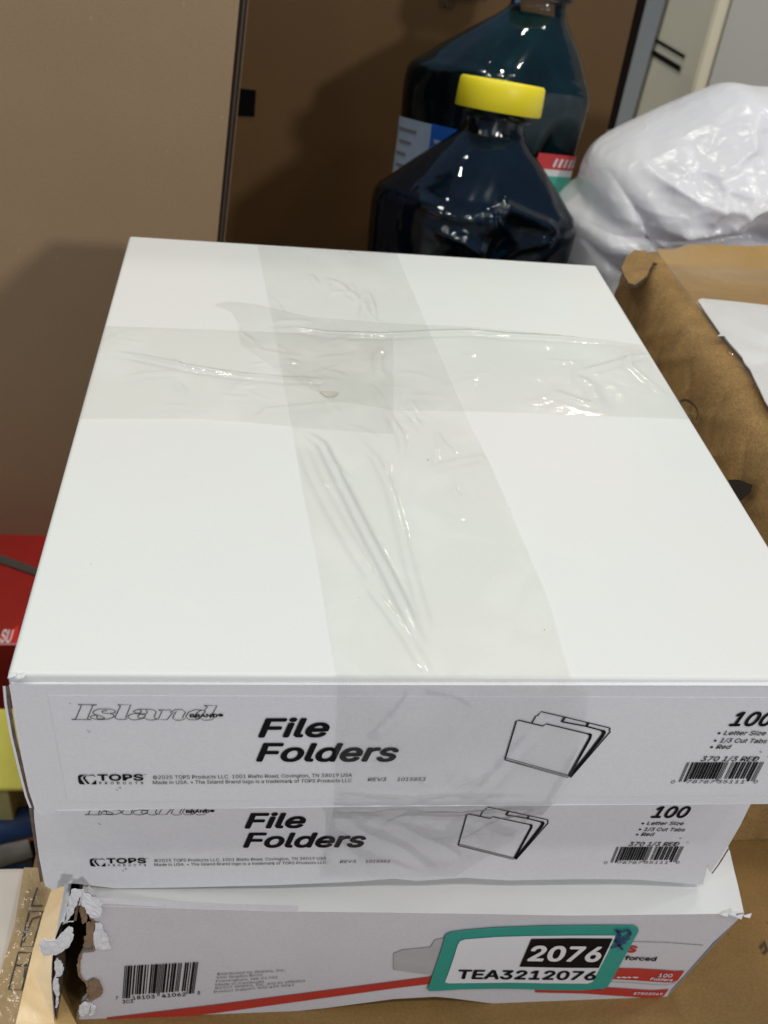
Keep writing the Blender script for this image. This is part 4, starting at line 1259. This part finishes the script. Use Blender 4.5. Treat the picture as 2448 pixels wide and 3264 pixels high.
rw = random.Random(31)
def crumple(store, u0, v0, n, spread, fan, hmax):
    for k in range(n):
        u = u0 + rw.gauss(0, spread[0]); v = v0 + rw.gauss(0, spread[1])
        a = fan + rw.gauss(0, 0.55)
        L = 22 + 70 * rw.random()
        bend = rw.gauss(0, 0.35)
        pl = []
        for q in range(6):
            t = q / 5 - 0.5
            pl.append((u + L * t * math.cos(a + bend * t), v + L * 0.7 * t * math.sin(a + bend * t)))
        ridge(lambda x, y: (x, y), pl, hmax * (0.35 + 0.65 * rw.random()), 0.0008 + 0.0008 * rw.random(), store)
crumple(rv, 760, 660, 16, (90, 60), 1.2, 0.0009)
crumple(rv, 850, 960, 16, (110, 90), 1.0, 0.0009)
crumple(rv, 960, 1150, 8, (120, 110), 0.4, 0.0005)
crumple(rh, 700, 790, 16, (110, 45), 0.2, 0.0010)
crumple(rh, 1150, 800, 16, (170, 45), 0.15, 0.0006)
crumple(rl, 560, 820, 14, (140, 45), 0.25, 0.0009)
crumple(rl, 330, 800, 8, (80, 50), 0.2, 0.0005)

def displace(p, rs, amp, sc, seed):
    h = 0
    f = Vector((p.x, p.y, 0))
    for line, hh, w in rs:
        d, tt = dist_to_line(f, line)
        if d < w * 4:
            fade = min(1, 5 * tt + 0.15, 5 * (1 - tt) + 0.15)
            h += 0.85 * hh * fade * math.exp(-(d / w) ** 2)
    h += amp * max(0, noise.noise(Vector((p.x * sc, p.y * sc, seed))))
    return h

def tape_grid(top, bottom, n, mrows, z, rs, amp, sc, seed):
    A = resample([on_z(u, v, z) for u, v in top], n)
    B = resample([on_z(u, v, z) for u, v in bottom], n)
    rows = []
    for a, b in zip(A, B):
        row = []
        for j in range(mrows):
            p = a.lerp(b, j / (mrows - 1))
            e = min(j, mrows - 1 - j) / 4.0
            p.z = z + displace(p, rs, amp, sc, seed) * min(1, e + 0.1)
            row.append(p)
        rows.append(row)
    return rows

# lengthwise strip: over the top, down the front and on to the box below
EDGES = []
Lp = [(557, 531), (590, 700), (628, 905), (655, 1060), (690, 1230), (717, 1400), (731, 1468)]
Rp = [(856, 545), (930, 720), (1010, 905), (1060, 1000), (1120, 1140), (1185, 1290), (1236, 1466)]
rowsV = tape_grid(Lp, Rp, 210, 110, 0.00045, rv, 0.00018, 55, 1.0)
mb = MB(); mb.grid(rowsV)
mb.build('packing_tape', TAPE, b1, True, recalc=False)
# front part
fr_rows = [((731, 1470), (1240, 1474), 0.0, 'z'), ((729, 1486), (1275, 1488), -0.0009, 'y'), ((728, 1540), (1270, 1540), -0.0010, 'y'), ((726, 1600), (1262, 1600), -0.0010, 'y'), ((724, 1690), (1226, 1690), -0.0010, 'y'), ((722, 1737), (1196, 1734), -0.0008, 'y'),
           ((716, 1768), (1172, 1760), 0.0130, 'y'), ((706, 1815), (1110, 1815), 0.0148, 'y'), ((690, 1893), (985, 1893), 0.0148, 'y')]
RF = []
for a, b, off, k in fr_rows:
    if k == 'z': RF.append((on_z(*a, 0.0006), on_z(*b, 0.0006)))
    else: RF.append((on_y(*a, off), on_y(*b, off)))
Lf = resample([r[0] for r in RF], 150); Rf = resample([r[1] for r in RF], 150)
fl_r = [([on_y(u, v, 0) for u, v in pl], h, w) for pl, h, w in (
    ([(905, 1480), (860, 1540), (800, 1600)], 0.0012, 0.0016), ([(905, 1480), (990, 1495), (1040, 1520)], 0.0008, 0.0015), ([(1180, 1560), (1120, 1620), (1060, 1690), (1000, 1740)], 0.0018, 0.0026),
    ([(1270, 1600), (1220, 1690), (1190, 1740)], 0.0014, 0.002), ([(730, 1705), (850, 1712), (1000, 1708), (1180, 1706)], 0.0010, 0.0016), ([(1060, 1650), (960, 1700), (860, 1735)], 0.0012, 0.002),
    ([(880, 1760), (840, 1830), (800, 1880)], 0.0022, 0.0026), ([(900, 1765), (1000, 1770), (1100, 1745)], 0.0026, 0.0030), ([(1150, 1780), (1080, 1830), (980, 1890)], 0.0026, 0.0030), ([(1120, 1790), (1030, 1850), (930, 1890)], 0.0014, 0.002),
    ([(730, 1780), (800, 1770), (880, 1750)], 0.0014, 0.002))]
rows = []
for i in range(150):
    row = []
    for j in range(100):
        p = Lf[i].lerp(Rf[i], j / 99)
        f = Vector((p.x, 0, p.z)); h = 0
        for line, hh, w in fl_r:
            d, tt = dist_to_line(f, [Vector((q.x, 0, q.z)) for q in line])
            if d < 4 * w: h += hh * math.exp(-(d / w) ** 2) * min(1, 5 * tt + 0.1, 5 * (1 - tt) + 0.1)
        low = max(0, min(1, (-p.z - 0.045) / 0.03))
        h += (0.0003 + 0.0022 * low) * abs(noise.noise(Vector((p.x * 60 + p.z * 30, p.z * 60, 3)))) * min(1, j / 6, (99 - j) / 6)
        row.append(p + Vector((0, -h * 0.7, h * 0.15)))
    rows.append(row)
mb = MB(); mb.grid(rows); mb.build('packing_tape', TAPE_FRONT, b1, True, recalc=False)
# cross strips
rows = tape_grid([(224, 704), (455, 712), (600, 718), (700, 720), (850, 726)], [(166, 905), (420, 905), (560, 915), (700, 928), (850, 938)], 130, 70, 0.0007, rl, 0.0002, 50, 4.0)
mb = MB(); mb.grid(rows); mb.build('packing_tape', TAPE_CROSS, b1, True, recalc=False)
rows = tape_grid([(465, 657), (485, 652), (510, 652), (560, 658), (667, 684), (826, 697), (1016, 706), (1200, 722), (1388, 745)],
                 [(466, 660), (482, 666), (500, 674), (517, 700), (520, 745), (600, 800), (720, 865), (850, 886), (1060, 890), (1300, 899), (1496, 906)], 190, 70, 0.00095, rh, 0.0002, 50, 7.0)
mb = MB(); mb.grid(rows); mb.build('packing_tape', TAPE_CROSS, b1, True, recalc=False)
st_pts = []
c = on_z(712, 851, 0.0002)
mb = MB()
mb.add([c + Vector((0.0034 * (1 + 0.3 * math.sin(3 * a)) * math.cos(a), 0.0030 * (1 + 0.25 * math.cos(2 * a)) * math.sin(a), 0)) for a in [2 * math.pi * k / 28 for k in range(28)]], [tuple(range(28))])
STN = mat('faint_brown_stain', (0.70, 0.655, 0.575), 0.6, var=0.10, vscale=260)
mb.build('stain_mark', STN, b1)

# ---- middle box
Y2 = 0.016
b2 = thing('file_folder_box', (0.122, 0.17, -0.128), 'white file folder box with a lifted front flap, in the middle of the three', 'box', GRP)
mb = MB(); mb.box((-0.0030, Y2 + 0.0014, -0.1245), (0.2482, 0.316, -0.0612))
mb.build('box_body', WHITE, b2, True, bevel=0.0016, bevel_seg=3)
def f2(u, v, d=0.0): return on_y(u, v, Y2 - d)
fp2 = [(70, 1700), (74, 1770), (84, 1850), (97, 1913), (112, 1922), (128, 1918), (142, 1908), (165, 1909), (250, 1919), (400, 1917), (600, 1912), (760, 1905), (850, 1898), (900, 1903), (1000, 1896), (1100, 1902), (1250, 1899), (1370, 1900), (1450, 1906), (1505, 1911), (1519, 1911), (1521, 1900), (1525, 1885), (1529, 1868), (1531, 1880), (1534, 1886), (1548, 1866), (1570, 1833), (1598, 1785), (1640, 1700)]
mb = MB(); mb.poly([f2(u, v) for u, v in fp2], (0, 0.0012, 0)); mb.build('front_panel', WHITE_FRONT, b2)
mb = MB()
mb.ribbon([f2(u, v, -0.0008) for u, v in ((66, 1745), (70, 1775), (80, 1840), (90, 1905))], 0.0011, (0, 1, 0)); mb.build('corrugated_edge', EDGE, b2); mb = MB(); mb.ribbon([f2(u, v, -0.0006) for u, v in ((1538, 1887), (1552, 1868), (1574, 1833))], 0.0007, (0, 1, 0))
mb.build('corrugated_edge', EDGE, b2)
box_print(b2, lambda x, z: Vector((0.0662 + (x - 0.0691) * 1.0118, Y2 - 0.0003, -0.0917 + (z + 0.0242) * 1.02 - 0.0021 * (x - 0.0691) / 0.1453)), 2)
